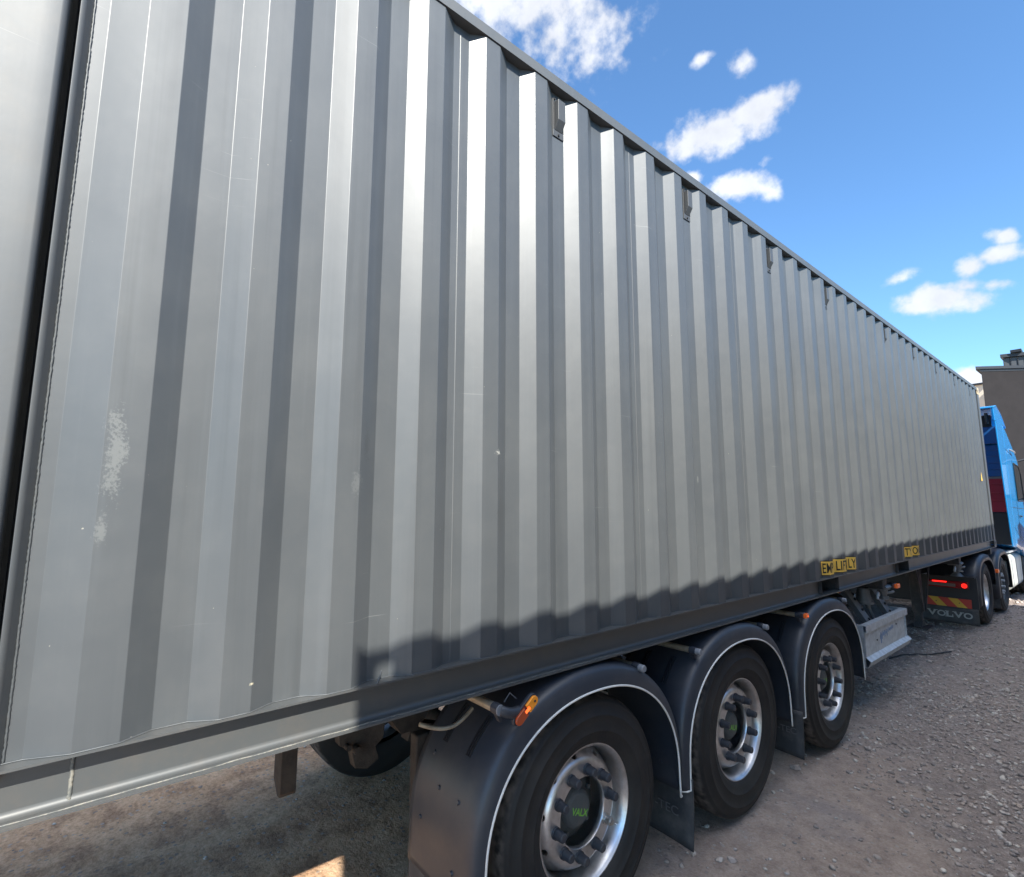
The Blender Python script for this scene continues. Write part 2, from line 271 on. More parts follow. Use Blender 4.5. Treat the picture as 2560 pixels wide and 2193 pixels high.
    c = mix(pf, c, rampc(sepc.outputs[2], [(0, (0.2, 0.18, 0.18)), (1, (0.5, 0.46, 0.42))]))
    nt.links.new(c, p.inputs['Base Color'])
    b1 = nt.nodes.new('ShaderNodeBump'); b1.inputs['Strength'].default_value = 1.0; b1.inputs['Distance'].default_value = 0.045; nt.links.new(nz(16, 9, 0.7), b1.inputs['Height'])
    b2 = nt.nodes.new('ShaderNodeBump'); b2.inputs['Strength'].default_value = 0.7; b2.inputs['Distance'].default_value = 0.010; nt.links.new(nz(75, 6, 0.7), b2.inputs['Height']); nt.links.new(b1.outputs[0], b2.inputs['Normal'])
    b3 = nt.nodes.new('ShaderNodeBump'); b3.inputs['Strength'].default_value = 0.7; b3.inputs['Distance'].default_value = 0.012; nt.links.new(pf, b3.inputs['Height']); nt.links.new(b2.outputs[0], b3.inputs['Normal'])
    nt.links.new(b3.outputs[0], p.inputs['Normal'])
    return m
M['ground'] = ground_mat('compacted_dirt'); M['stones'] = ground_mat('loose_stones', True)

# ------------------------------------------------------------------ mesh helpers
class MB:
    def __init__(s): s.v = []; s.f = []; s.mi = []; s.sm = []; s.m = 0; s.smooth = False
    def add(s, vs, fs, smooth=None):
        b = len(s.v); s.v += [tuple(v) for v in vs]
        for f in fs: s.f.append([b+i for i in f]); s.mi.append(s.m); s.sm.append(s.smooth if smooth is None else smooth)
    def box(s, a, b):
        (x0, y0, z0), (x1, y1, z1) = [(min(a[i], b[i]) for i in range(3)), (max(a[i], b[i]) for i in range(3))]
        s.add([(x0,y0,z0),(x1,y0,z0),(x1,y1,z0),(x0,y1,z0),(x0,y0,z1),(x1,y0,z1),(x1,y1,z1),(x0,y1,z1)],
              [(0,3,2,1),(4,5,6,7),(0,1,5,4),(1,2,6,5),(2,3,7,6),(3,0,4,7)])
    def beam(s, p0, p1, w, t, up=(1, 0, 0)):
        """rectangular bar from p0 to p1; w across, t along up"""
        p0, p1 = Vector(p0), Vector(p1); d = (p1-p0).normalized(); u = Vector(up); u = (u - d*u.dot(d)).normalized(); k = d.cross(u)
        vs = [p + k*(a*w/2) + u*(b*t/2) for p in (p0, p1) for a, b in ((-1,-1),(1,-1),(1,1),(-1,1))]
        s.add(vs, [(0,1,2,3),(7,6,5,4),(0,4,5,1),(1,5,6,2),(2,6,7,3),(3,7,4,0)])
    def cyl(s, p0, p1, r0, r1=None, n=16, caps=True):
        r1 = r0 if r1 is None else r1; p0, p1 = Vector(p0), Vector(p1); d = (p1-p0).normalized()
        u = d.orthogonal().normalized(); k = d.cross(u); vs = []
        for p, r in ((p0, r0), (p1, r1)):
            for i in range(n): a = 2*PI*i/n; vs.append(p + (u*math.cos(a)+k*math.sin(a))*r)
        s.add(vs, [(i, (i+1) % n, n+(i+1) % n, n+i) for i in range(n)], True)
        if caps: s.add(vs, [list(range(n))[::-1], list(range(n, 2*n))], False)
    def tube(s, pts, r, n=10):
        pts = [Vector(p) for p in pts]; rings = []; u = None
        for i, p in enumerate(pts):
            d = (pts[min(i+1, len(pts)-1)] - pts[max(i-1, 0)]).normalized()
            u = d.orthogonal().normalized() if u is None else (u - d*u.dot(d)).normalized()
            k = d.cross(u); rr = r[i] if isinstance(r, (list, tuple)) else r
            rings.append([p + (u*math.cos(2*PI*j/n)+k*math.sin(2*PI*j/n))*rr for j in range(n)])
        vs = [v for q in rings for v in q]; fs = []
        for i in range(len(pts)-1):
            for j in range(n): fs.append((i*n+j, i*n+(j+1) % n, (i+1)*n+(j+1) % n, (i+1)*n+j))
        s.add(vs, fs, True); s.add(vs, [list(range(n))[::-1], list(range(len(vs)-n, len(vs)))], False)
    def prism(s, poly, axis, a, b):
        """poly: 2D points in the other two axes (cyclic order), extruded from a to b along axis"""
        def P(q, t):
            return {0: (t, q[0], q[1]), 1: (q[0], t, q[1]), 2: (q[0], q[1], t)}[axis]
        n = len(poly); vs = [P(q, a) for q in poly] + [P(q, b) for q in poly]
        s.add(vs, [list(range(n))[::-1], list(range(n, 2*n))] + [(i, (i+1) % n, n+(i+1) % n, n+i) for i in range(n)])
    def lathe(s, prof, n=64, closed=False):
        """prof: (r, x) revolved about the X axis"""
        vs = []; k = len(prof)
        for i in range(n):
            a = 2*PI*i/n
            for r, x in prof: vs.append((x, r*math.cos(a), r*math.sin(a)))
        fs = []
        for i in range(n):
            j = (i+1) % n
            for q in range(k if closed else k-1):
                w = (q+1) % k; fs.append((i*k+q, i*k+w, j*k+w, j*k+q))
        s.add(vs, fs, True)
    def text(s, txt, o, ex, ey, h, w=None, depth=0.001, offset=0.0):
        """flat lettering with its lower left corner at o, running along ex, cap height h, total width w"""
        c = bpy.data.curves.new('t', 'FONT'); c.body = txt; c.size = 1.0; c.offset = offset
        ob = bpy.data.objects.new('t', c); COL.objects.link(ob); bpy.context.view_layer.update()
        me = ob.evaluated_get(bpy.context.evaluated_depsgraph_get()).to_mesh()
        vs = [v.co.copy() for v in me.vertices]; fs = [list(p.vertices) for p in me.polygons]
        x0 = min(v.x for v in vs); x1 = max(v.x for v in vs); y0 = min(v.y for v in vs); y1 = max(v.y for v in vs)
        sy = h/(y1-y0); sx = (w/(x1-x0)) if w else sy
        ex, ey = Vector(ex).normalized(), Vector(ey).normalized(); n = ex.cross(ey); o = Vector(o)
        out = [o + ex*((v.x-x0)*sx) + ey*((v.y-y0)*sy) + n*depth for v in vs]
        bpy.data.objects.remove(ob); bpy.data.curves.remove(c)
        s.add(out, fs, False); return (x1-x0)*sx
    def build(s, name, mats, parent=None, bevel=0.0, loc=None, wn=False, recalc=True, label=None, solid=0.0):
        me = bpy.data.meshes.new(name); me.from_pydata(s.v, [], s.f); me.update()
        mats = mats if isinstance(mats, (list, tuple)) else [mats]
        for m in mats: me.materials.append(M[m] if isinstance(m, str) else m)
        me.polygons.foreach_set('material_index', s.mi); me.polygons.foreach_set('use_smooth', s.sm)
        if recalc:
            bm = bmesh.new(); bm.from_mesh(me); bmesh.ops.recalc_face_normals(bm, faces=bm.faces); bm.to_mesh(me); bm.free()
        o = bpy.data.objects.new(name, me); COL.objects.link(o)
        if loc is not None: o.location = loc
        if parent is not None:
            o.parent = parent
            if loc is None and 'org' in TAGS.get(parent.name, {}): o.location = -TAGS[parent.name]['org']
        if solid:
            md = o.modifiers.new('t', 'SOLIDIFY'); md.thickness = solid; md.offset = -1
        if bevel:
            md = o.modifiers.new('b', 'BEVEL'); md.width = bevel; md.segments = 2; md.limit_method = 'ANGLE'; md.angle_limit = math.radians(40)
            md.harden_normals = True
        if wn:
            md = o.modifiers.new('w', 'WEIGHTED_NORMAL'); md.mode = 'FACE_AREA'; md.weight = 100; md.keep_sharp = True
        if label: o['label'] = label
        return o
TAGS = {}
def thing(name, loc, label, cat, group=None, rz=0.0):
    o = bpy.data.objects.new(name, None); COL.objects.link(o); o.location = loc; o.rotation_euler = (0, 0, rz); o.empty_display_size = 0.3
    o['label'] = label; o['category'] = cat
    if group: o['group'] = group
    TAGS[o.name] = {'org': Vector(loc)}; return o
def tag(o, label, cat, group=None):
    o['label'] = label; o['category'] = cat
    if group: o['group'] = group
    return o
def copy_tree(o, parent=None):
    c = o.copy(); COL.objects.link(c); c.parent = parent
    for ch in [x for x in list(COL.objects) if x.parent == o]: copy_tree(ch, c)
    return c

# ------------------------------------------------------------------ ground
GZ = -1.14
def gbase(y):
    t = min(max((y-3.2)/3.0, 0), 1); t = t*t*(3-2*t); return -1.130 - 0.042*t
def gmask(x, y):
    v = y + 2.0*x + 1.1*noise.noise(Vector((x*1.7, y*1.1, 3.3)))
    t = min(max((v-4.5)/1.3, 0), 1); return t*t*(3-2*t)
def gz(x, y, fine=True):
    z = gbase(y)
    if not fine: return z
    k = gmask(x, y)
    z += 0.018*noise.noise(Vector((x*0.9, y*0.7, 0))) - 0.004
    if x < 0.6: z += 0.016*(noise.noise(Vector((x*3.4, y*0.55, 2)))+0.5*noise.noise(Vector((x*8, y*2.2, 6))))*min(1, (0.6-x)*2)*(1 if not (-0.5 < x < 0.1 and 1.2 < y < 6) else 0.25)
    z += (0.005+0.012*k)*noise.noise(Vector((x*4.2, y*3.6, 5))) + (0.002+0.007*k)*noise.noise(Vector((x*13, y*11, 9)))
    return z
def axis(pts):
    out = []
    for a, b, st in pts:
        n = max(1, round((b-a)/st)); out += [a+(b-a)*i/n for i in range(n)]
    out.append(pts[-1][1]); return out
def build_ground():
    xs = axis([(-400, -60, 60), (-60, -12, 8), (-12, -4, 0.8), (-4, -2.6, 0.12), (-2.6, 1.6, 0.035), (1.6, 3.0, 0.1), (3, 10, 0.7), (10, 60, 10), (60, 400, 60)])
    ys = axis([(-400, -60, 60), (-60, -6, 6), (-6, -1, 0.5), (-1, 0, 0.08), (0, 8, 0.035), (8, 18, 0.08), (18, 30, 1), (30, 90, 10), (90, 500, 60)])
    vs = []; 
    for y in ys:
        for x in xs:
            near = -5 < x < 10 and -3 < y < 28
            vs.append((x, y, gz(x, y) if near else gbase(y)))
    nx = len(xs); fs = [(j*nx+i, j*nx+i+1, (j+1)*nx+i+1, (j+1)*nx+i) for j in range(len(ys)-1) for i in range(nx-1)]
    b = MB(); b.smooth = True; b.add(vs, fs); o = b.build('ground', 'ground', recalc=False); o['kind'] = 'structure'
build_ground()

def build_gravel():
    rng = np.random.default_rng(5)
    ico = bmesh.new(); bmesh.ops.create_icosphere(ico, subdivisions=1, radius=1.0)
    V0 = np.array([v.co[:] for v in ico.verts]); F0 = np.array([[v.index for v in f.verts] for f in ico.faces]); ico.free()
    pos = []
    def want(n, x0, x1, y0, y1, smin, smax, far=False, thin=1.0):
        c = 0
        while c < n:
            x = random.uniform(x0, x1); y = random.uniform(y0, y1)
            k = gmask(x, y)*(0.35+0.65*max(0, min(1, 0.5+1.6*noise.noise(Vector((x*1.3, y*1.3, 7))))))
            if random.random() > (0.05*thin+0.95*k): 
                n -= 0.25; continue
            s = smin + (smax-smin)*random.random()**3.2
            pos.append((x, y, s)); c += 1
    want(11000, -0.5, 1.7, 2.3, 7.0, 0.004, 0.022)
    want(8500, -0.8, 1.9, 6.5, 13.0, 0.006, 0.027)
    want(2600, -1.2, 2.4, 12, 19, 0.012, 0.045)
    for i in range(500):
        pos.append((random.uniform(-3.6, 0.6), random.uniform(-0.3, 3.4), 0.003+0.013*random.random()**4))
    n = len(pos); P = np.array(pos)
    R = rng.normal(size=(n, 4)); R /= np.linalg.norm(R, axis=1)[:, None]; w, x, y, z = R.T
    Rm = np.stack([1-2*(y*y+z*z), 2*(x*y-z*w), 2*(x*z+y*w), 2*(x*y+z*w), 1-2*(x*x+z*z), 2*(y*z-x*w), 2*(x*z-y*w), 2*(y*z+x*w), 1-2*(x*x+y*y)], 1).reshape(n, 3, 3)
    V = V0[None]*(1+rng.uniform(-0.32, 0.32, size=(n, len(V0), 1))); V = V*rng.uniform(0.55, 1.25, size=(n, 1, 3))
    V = np.einsum('nij,nkj->nki', Rm, V); V[:, :, 2] *= 0.62; V *= P[:, 2][:, None, None]
    gzv = np.array([gz(a, b) for a, b, _ in pos])
    V[:, :, 0] += P[:, 0:1]; V[:, :, 1] += P[:, 1:2]; V[:, :, 2] += (gzv + P[:, 2]*0.22)[:, None]
    F = (F0[None] + (np.arange(n)*len(V0))[:, None, None]).reshape(-1, 3)
    me = bpy.data.meshes.new('gravel'); me.vertices.add(n*len(V0)); me.vertices.foreach_set('co', V.reshape(-1))
    me.loops.add(F.size); me.loops.foreach_set('vertex_index', F.reshape(-1).astype(np.int32))
    me.polygons.add(len(F)); me.polygons.foreach_set('loop_start', np.arange(0, F.size, 3, dtype=np.int32)); me.polygons.foreach_set('loop_total', np.full(len(F), 3, dtype=np.int32))
    me.update(); me.validate(); me.materials.append(M['stones'])
    o = bpy.data.objects.new('gravel', me); COL.objects.link(o); tag(o, 'loose grey and brown gravel stones scattered over the dirt yard', 'gravel'); o['kind'] = 'stuff'
build_gravel()

def rock(x, y, s, label, squash=0.6, seed=0):
    bm = bmesh.new(); bmesh.ops.create_icosphere(bm, subdivisions=3, radius=1.0)
    for v in bm.verts:
        d = v.co.normalized(); k = 1 + 0.35*noise.noise(d*1.1+Vector((seed, 0, 0))) + 0.10*noise.noise(d*4+Vector((seed, 3, 0)))
        # planar cuts make facets
        for j in range(5):
            a = Vector((math.sin(seed*3+j*2.1), math.cos(seed*2+j*1.7), math.sin(j+seed))).normalized(); t = d.dot(a)*k
            if t > 0.72: k *= 0.72/t
        v.co = Vector((d.x*k*s*1.15, d.y*k*s*0.9, d.z*k*s*squash))
    me = bpy.data.meshes.new('stone'); bm.to_mesh(me); bm.free(); me.materials.append(M['stones'])
    o = bpy.data.objects.new('stone', me); COL.objects.link(o); o.location = (x, y, gz(x, y)+s*squash*0.35); o.rotation_euler = (0, 0, seed)
    return tag(o, label, 'stone', 'loose stones beside the trailer wheels')
rock(-0.06, 4.06, 0.035, 'pale angular stone on the dirt in the gap between second and third wheel', seed=1)
rock(-0.13, 3.86, 0.020, 'small brown stone to the left of the pale angular stone by the second wheel', seed=2)
rock(0.13, 2.78, 0.026, 'bluish grey stone at the bottom edge, right one of three near the big wheel', 0.5, seed=3)
rock(0.09, 2.73, 0.022, 'flat bluish stone at the bottom edge, middle of three near the big wheel', 0.5, seed=4)
rock(-0.02, 2.66, 0.018, 'small beige stone at the bottom edge, leftmost of three near the big wheel', 0.7, seed=5)

def build_cable():
    b = MB(); pts = []
    for i in range(30):
        t = i/29; x = -0.48+0.42*t; y = 7.9+0.95*t+0.06*math.sin(t*7); pts.append((x, y, gz(x, y)+0.012+0.010*abs(math.sin(t*9))))
    b.tube(pts, 0.009, 8); tag(b.build('cable', 'blackplastic'), 'thin black cable lying on the gravel beyond the galvanised tray', 'cable')
build_cable()

# ------------------------------------------------------------------ container
DEP = 0.039; PIT = 0.29798; YO = 1.224          # corrugation depth, pitch, start of outer flat number 0
OF, SI, IF, SO = 0.080, 0.069, 0.080, 0.06898     # outer flat, slope in, inner flat, slope out
def corr_points(y_first, y_last, base=0.0):
    """corner points (y, x) of the pressed side sheet"""
    i = math.ceil((y_first - YO)/PIT); pts = []
    while YO + i*PIT + OF + SI < y_last:
        y = YO + i*PIT; pts += [(y, 0.0), (y+OF, 0.0), (y+OF+SI, -DEP), (y+OF+SI+IF, -DEP)]; i += 1
    return pts
def fillet(pts, r=0.0065, n=4):
    out = [pts[0]]
    for a, b, c in zip(pts, pts[1:], pts[2:]):
        A, B, C_ = Vector(a), Vector(b), Vector(c); u = (A-B).normalized(); v = (C_-B).normalized()
        ang = u.angle(v)
        if ang > PI-0.05: out.append(b); continue
        t = min(r/math.tan(ang/2), (A-B).length*0.45, (C_-B).length*0.45); 
        p, q = B+u*t, B+v*t
        for k in range(n+1):
            s = k/n; out.append(tuple((p*(1-s)**2 + B*2*s*(1-s) + q*s*s)))
    out.append(pts[-1]); return out
def corr_sheet(b, pts, z0, z1, x0=0.0, sgn=1, bot_step=None):
    vs = []
    for y, x in pts: vs += [(x0+sgn*x, y, z0), (x0+sgn*x, y, z1)]
    b.add(vs, [(2*i, 2*i+2, 2*i+3, 2*i+1) for i in range(len(pts)-1)], True)

CW = 2.438; HT = 2.896
def conform_sheet(y_start, arc_len, z0, h, pts, lift, txt=None):
    """a strip that follows the pressed sheet; returns mesh data of the strip and of its lettering"""
    # arc table
    S_ = [0.0]; 
    P = [p for p in pts if p[0] >= y_start-1e-6]; 
    j = next(i for i, p in enumerate(pts) if p[0] > y_start); a, c = pts[j-1], pts[j]; t = (y_start-a[0])/(c[0]-a[0]); P = [(y_start, a[1]+(c[1]-a[1])*t)] + list(pts[j:])
    for p, q in zip(P, P[1:]): S_.append(S_[-1]+math.hypot(q[0]-p[0], q[1]-p[1]))
    def mp(s, extra=0.0):
        k = 0
        while k < len(S_)-2 and S_[k+1] < s: k += 1
        L = S_[k+1]-S_[k] or 1e-9; t = (s-S_[k])/L; p, q = P[k], P[k+1]; ty, tx = (q[0]-p[0])/L, (q[1]-p[1])/L
        return Vector((p[1]+(q[1]-p[1])*t + ty*(lift+extra), p[0]+(q[0]-p[0])*t - tx*(lift+extra)))
    cuts = [0.0] + [s for s in S_ if 0 < s < arc_len] + [arc_len]
    vs = []; 
    for s in cuts:
        p = mp(s); vs += [(p.x, p.y, z0), (p.x, p.y, z0+h)]
    sheet = (vs, [(2*i, 2*i+2, 2*i+3, 2*i+1) for i in range(len(cuts)-1)])
    lets = None
    if txt:
        m = MB()
        for ch, sa, sb in txt: m.text(ch, (sa, 0, 0), (1, 0, 0), (0, 1, 0), h*0.74, sb-sa, 0.0, offset=0.012)
        bm = bmesh.new(); bv = [bm.verts.new(v) for v in m.v]
        for f in m.f:
            try: bm.faces.new([bv[i] for i in f])
            except ValueError: pass
        for s in cuts[1:-1]:
            bmesh.ops.bisect_plane(bm, geom=bm.verts[:]+bm.edges[:]+bm.faces[:], plane_co=(s, 0, 0), plane_no=(1, 0, 0))
        bm.verts.index_update(); lv = []
        for v in bm.verts: p = mp(v.co.x, 0.0012); lv.append((p.x, p.y, z0+h*0.13+v.co.y))
        lets = (lv, [[v.index for v in f.verts] for f in bm.faces]); bm.free()
    return sheet, lets

def make_container(label, y0, y1, detail=True, group=None):
    """y0 / y1: rear and front end. side plane at x = 0, far side at -CW, bottom at z = 0"""
    R0 = Vector((-CW/2, (y0+y1)/2, 0.0))
    root = thing('shipping_container', R0, label, 'shipping container', group)
    # far / near post of the 40 ft frame
    yp = -0.115 if detail else y0+0.17         # where the pressed sheet starts
    ye = y1-0.17
    # ---- side sheets
    i0 = -4 if detail else math.ceil((yp+0.02-YO)/PIT)
    if detail:
        pts = [(yp+0.012, -0.036), (-0.066, -0.036), (0.020, 0.0)] 
        y = YO-4*PIT; pts += [(y+OF, 0.0), (y+OF+SI, -DEP), (y+OF+SI+IF, -DEP)]
        pts += corr_points(YO-3*PIT-0.001, ye-0.03)
    else:
        pts = [(yp, -0.02)] + corr_points(yp+0.02, ye-0.03)
    pts += [(pts[-1][0]+SO, 0.0), (ye, 0.0)]
    if pts[-2][0] >= ye-0.005: pts.pop(-2)
    fp = fillet(pts)
    b = MB(); corr_sheet(b, fp, 0.1315, 2.8350)
    b.build('side_panel', 'paint', root, wn=True, recalc=False)
    b = MB(); corr_sheet(b, fp, 0.1315, 2.8350, -CW, -1)
    b.build('side_panel', 'paint', root, wn=True, recalc=False)
    # vertical sheet joints, every four pressings
    if detail:
        b = MB()
        k = 0
        while YO + (4*k)*PIT < ye:
            yy = YO+4*k*PIT-SO-IF*0.55
            b.prism([(-DEP-0.0004, yy-0.0045), (-DEP+0.0014, yy-0.0008), (-DEP+0.0014, yy+0.0008), (-DEP-0.0004, yy+0.0018)], 2, 0.135, 2.834); k += 1
        b.build('sheet_joint', 'paint_plain', root)
        # weld beads: beside the rear post, along the foot of the sheet
        b = MB(); rr = random.Random(3); n = 420; q = []; rad = []
        for i in range(n): q.append((-0.0340, -0.0985+0.0006*rr.uniform(-1, 1), 0.135+2.69*i/(n-1))); rad.append(0.0016+0.0012*abs(math.sin(i*1.3))+0.0006*rr.random())
        b.tube(q, rad, 8); b.build('weld_bead', 'paint_plain', root)
        b = MB(); q = []; rad = []
        for (ya, xa), (yb, xb) in zip(pts, pts[1:]):
            m = max(2, int(math.hypot(yb-ya, xb-xa)/0.012))
            for i in range(m): t = i/m; q.append((xa+(xb-xa)*t+0.002, ya+(yb-ya)*t, 0.1325)); rad.append(0.0014+0.0010*rr.random())
        b.tube(q, rad, 6); b.build('weld_bead', 'paint_plain', root)
    # ---- posts
    posts = []
    def post(ya, yb, name='corner_post'):
        for sx, x0 in ((1, 0.0), (-1, -CW)):
            b = MB(); b.prism([(x0, ya), (x0, yb), (x0-sx*0.055, yb), (x0-sx*0.12, yb-0.02), (x0-sx*0.12, ya)], 2, 0.12, 2.775)
            b.build(name, 'paint_plain', root, bevel=0.006)
    if detail:
        # intermediate post: face, turned edge and the dark gap beside the sheet
        for sx, x0 in ((1, 0.0), (-1, -CW)):
            b = MB(); prof = [(0.0, -0.42), (0.0, -0.196), (-0.0035, -0.162), (-0.007, -0.154), (-0.014, -0.1485), (-0.026, -0.1470), (-0.075, -0.1465), (-0.075, -0.1275), (-0.015, -0.1270), (-0.0145, -0.1255), (-0.0160, -0.112), (-0.0350, -0.1005)]
            vs = []; 
            for x, y in prof: vs += [(x0+sx*x, y, 0.10), (x0+sx*x, y, 2.836)]
            b.add(vs, [(2*i, 2*i+2, 2*i+3, 2*i+1) for i in range(len(prof)-1)], True)
            b.build('corner_post', 'paint_plain', root, wn=True, recalc=False)
        post(y0, y0+0.16)
        for sx, x0 in ((1, 0.0), (-1, -CW)):
            b = MB(); b.prism([(x0-0.004*sx, y0+0.16), (x0-0.004*sx, -0.42), (x0-0.05*sx, -0.42), (x0-0.05*sx, y0+0.16)], 2, 0.13, 2.84); b.build('rear_side_plate', 'paint_plain', root)
        post(ye+0.0, y1-0.004)
    else:
        post(y0, yp); post(ye, y1)
    # ---- top rails
    for sx, x0 in ((1, 0.0), (-1, -CW)):
        b = MB(); b.prism([(x0+sx*0.006, 2.8375), (x0+sx*0.006, 2.892), (x0-sx*0.002, 2.8975), (x0-sx*0.060, 2.8975), (x0-sx*0.060, 2.8375)], 1, y0+0.178, y1-0.178) if False else None
        xx = lambda d: x0+sx*d
        poly = [(xx(0.006), 2.8375), (xx(0.006), 2.890), (xx(-0.001), 2.8975), (xx(-0.060), 2.8975), (xx(-0.060), 2.8375)]
        n = len(poly); ya, yb = y0+0.17, y1-0.17
        ring = lambda y: [(p[0], y, p[1]) for p in poly]
        b.add(ring(ya)+ring(yb), [list(range(n)), list(range(n, 2*n))] + [(i, (i+1) % n, n+(i+1) % n, n+i) for i in range(n)])
        b.build('top_rail', 'paint_plain', root)
    # ---- bottom rails (channel, open outwards) with fork pockets
    POC = [(4.665, 5.035), (6.775, 7.165)] if detail else []
    for sx, x0 in ((1, 0.0), (-1, -CW)):
        b = MB(); ya, yb = y0+0.17, y1-0.17
        b.box((x0+sx*0.006, ya, 0.125), (x0-sx*0.055, yb, 0.131))
        b.box((x0+sx*0.003, ya, 0.0), (x0-sx*0.055, yb, 0.006))
        cuts = [ya] + [c for p in POC for c in p] + [yb]
        for i in range(0, len(cuts), 2): b.box((x0-sx*0.0460, cuts[i], 0.006), (x0-sx*0.0505, cuts[i+1], 0.125))
        # rounded inside corner of the lower flange
        for i in range(0, len(cuts), 2):
            f = []
            for k in range(6): a = k/5*PI/2; f.append((x0-sx*(0.0458-0.016*(1-math.sin(a))), 0.0062+0.016*(1-math.cos(a))))
            vs = []
            for p in f: vs += [(p[0], cuts[i]+0.001, p[1]), (p[0], cuts[i+1]-0.001, p[1])]
            b.add(vs, [(2*k, 2*k+2, 2*k+3, 2*k+1) for k in range(5)], True)
        rail = b.build('bottom_rail', ['rail_dusty'], root, recalc=False)
        if detail:
            for (pa, pb) in POC:
                q = MB(); q.box((x0-sx*0.02, pa-0.006, 0.0065), (x0-sx*0.6, pa, 0.1245)); q.box((x0-sx*0.02, pb, 0.0065), (x0-sx*0.6, pb+0.006, 0.1245)); q.box((x0-sx*0.59, pa, 0.007), (x0-sx*0.6, pb, 0.124)); 
                q.box((x0-sx*0.056, pa, 0.0065), (x0-sx*0.59, pb, 0.009))
                q.build('fork_pocket', 'frame', rail, loc=(0, 0, 0))
        if detail and sx == 1:
            q = MB(); rr = random.Random(2); pz = [(-0.0455, 0.0266+0.0007*rr.uniform(-1, 1), 0.008+0.115*i/30) for i in range(31)]
            q.tube(pz, [0.0035+0.0015*rr.random() for _ in pz], 6); q.build('weld_bead', 'bead', rail, loc=(0, 0, 0))
            # pale uneven bead standing in for the highlight along the lower flange
            q = MB(); n = 260; pz = [(-0.012-0.006*noise.noise(Vector((i*0.13, 0, 0))), -0.5+2.6*i/n, 0.0068) for i in range(n+1)]
            q.tube(pz, [0.0008+0.0016*max(0, 0.5+noise.noise(Vector((i*0.21, 4, 0)))) for i in range(n+1)], 6); q.build('flange_highlight_bead', 'bead', rail, loc=(0, 0, 0))
    # ---- roof, floor, ends
    b = MB(); n = int((y1-y0-0.4)/0.21); pr = [(y0+0.2, 2.872)]
    for i in range(n): y = y0+0.2+i*0.21; pr += [(y+0.06, 2.872), (y+0.08, 2.890), (y+0.13, 2.890), (y+0.15, 2.872)]
    pr.append((y1-0.2, 2.872)); vs = []
    for y, z in pr: vs += [(-0.06, y, z), (-CW+0.06, y, z)]
    b.add(vs, [(2*i, 2*i+2, 2*i+3, 2*i+1) for i in range(len(pr)-1)]); b.build('roof', 'paint_plain', root, recalc=False)
    b = MB(); b.box((-0.055, y0+0.1, 0.118), (-CW+0.055, y1-0.1, 0.150))
    k = y0+0.3
    while k < y1-0.3:
        if not any(p[0]-0.05 < k < p[1]+0.01 for p in POC): b.box((-0.0505, k, 0.01), (-CW+0.0505, k+0.045, 0.118))
        k += 0.3
    b.build('floor', 'frame', root)
    b = MB(); vs = []; pr = []
    x = -0.14
    while x > -CW+0.3: pr += [(x, 0), (x-0.1, 0), (x-0.13, -0.04), (x-0.23, -0.04)]; x -= 0.26
    pr.append((-CW+0.14, 0))
    for x, d in pr: vs += [(x, y1-0.03+d, 0.1), (x, y1-0.03+d, 2.85)]
    b.add(vs, [(2*i, 2*i+2, 2*i+3, 2*i+1) for i in range(len(pr)-1)]); b.build('front_wall', 'paint_plain', root)
    for s in (0, 1):
        b = MB(); xa = -0.06-s*(CW/2-0.06); xb = xa-(CW/2-0.065)
        b.box((xa, y0+0.03, 0.16), (xb, y0+0.07, 2.80)); d = b.build('door', 'paint_plain', root, bevel=0.004)
        for j in (0.3, 0.8): 
            q = MB(); q.cyl((xa-j, y0+0.008, 0.15), (xa-j, y0+0.008, 2.82), 0.017, n=12); q.box((xa-j-0.03, y0-0.002, 1.0), (xa-j+0.03, y0+0.03, 1.03)); q.build('locking_bar', 'galv', d, loc=(0, 0, 0))
    for y in (y0+0.05, y1-0.05):
        b = MB(); b.box((-0.17, y-0.045, 2.81), (-CW+0.17, y+0.045, 2.88)); b.build('end_header', 'paint_plain', root)
        b = MB(); b.box((-0.17, y-0.045, 0.01), (-CW+0.17, y+0.045, 0.12)); b.build('end_sill', 'paint_plain', root)
    # ---- corner castings with their holes
    def plate(b, o, u, v, n, U, V, cu, cv, hu, hv, t=0.026):
        """plate U x V at o with a rounded hole centred at cu, cv; thickness along n"""
        o, u, v, n = map(Vector, (o, u, v, n)); N = 24; ou = []; inn = []
        for i in range(N):
            a = 2*PI*i/N; c, s_ = math.cos(a), math.sin(a); m = max(abs(c), abs(s_)); su, sv = c/m, s_/m
            pu = (U-cu)*su if su > 0 else cu*su; pv = (V-cv)*sv if sv > 0 else cv*sv
            ou.append((cu+pu, cv+pv)); inn.append((cu+hu*math.copysign(abs(c)**0.7, c), cv+hv*math.copysign(abs(s_)**0.7, s_)))
        vs = [o+u*p[0]+v*p[1]+n*d for d in (0, -t) for p in ou+inn]
        fs = []
        for i in range(N):
            j = (i+1) % N; fs += [(i, j, N+j, N+i), (2*N+i, 3*N+i, 3*N+j, 2*N+j), (N+i, N+j, 3*N+j, 3*N+i), (i, 2*N+i, 2*N+j, j)]
        b.add(vs, fs)
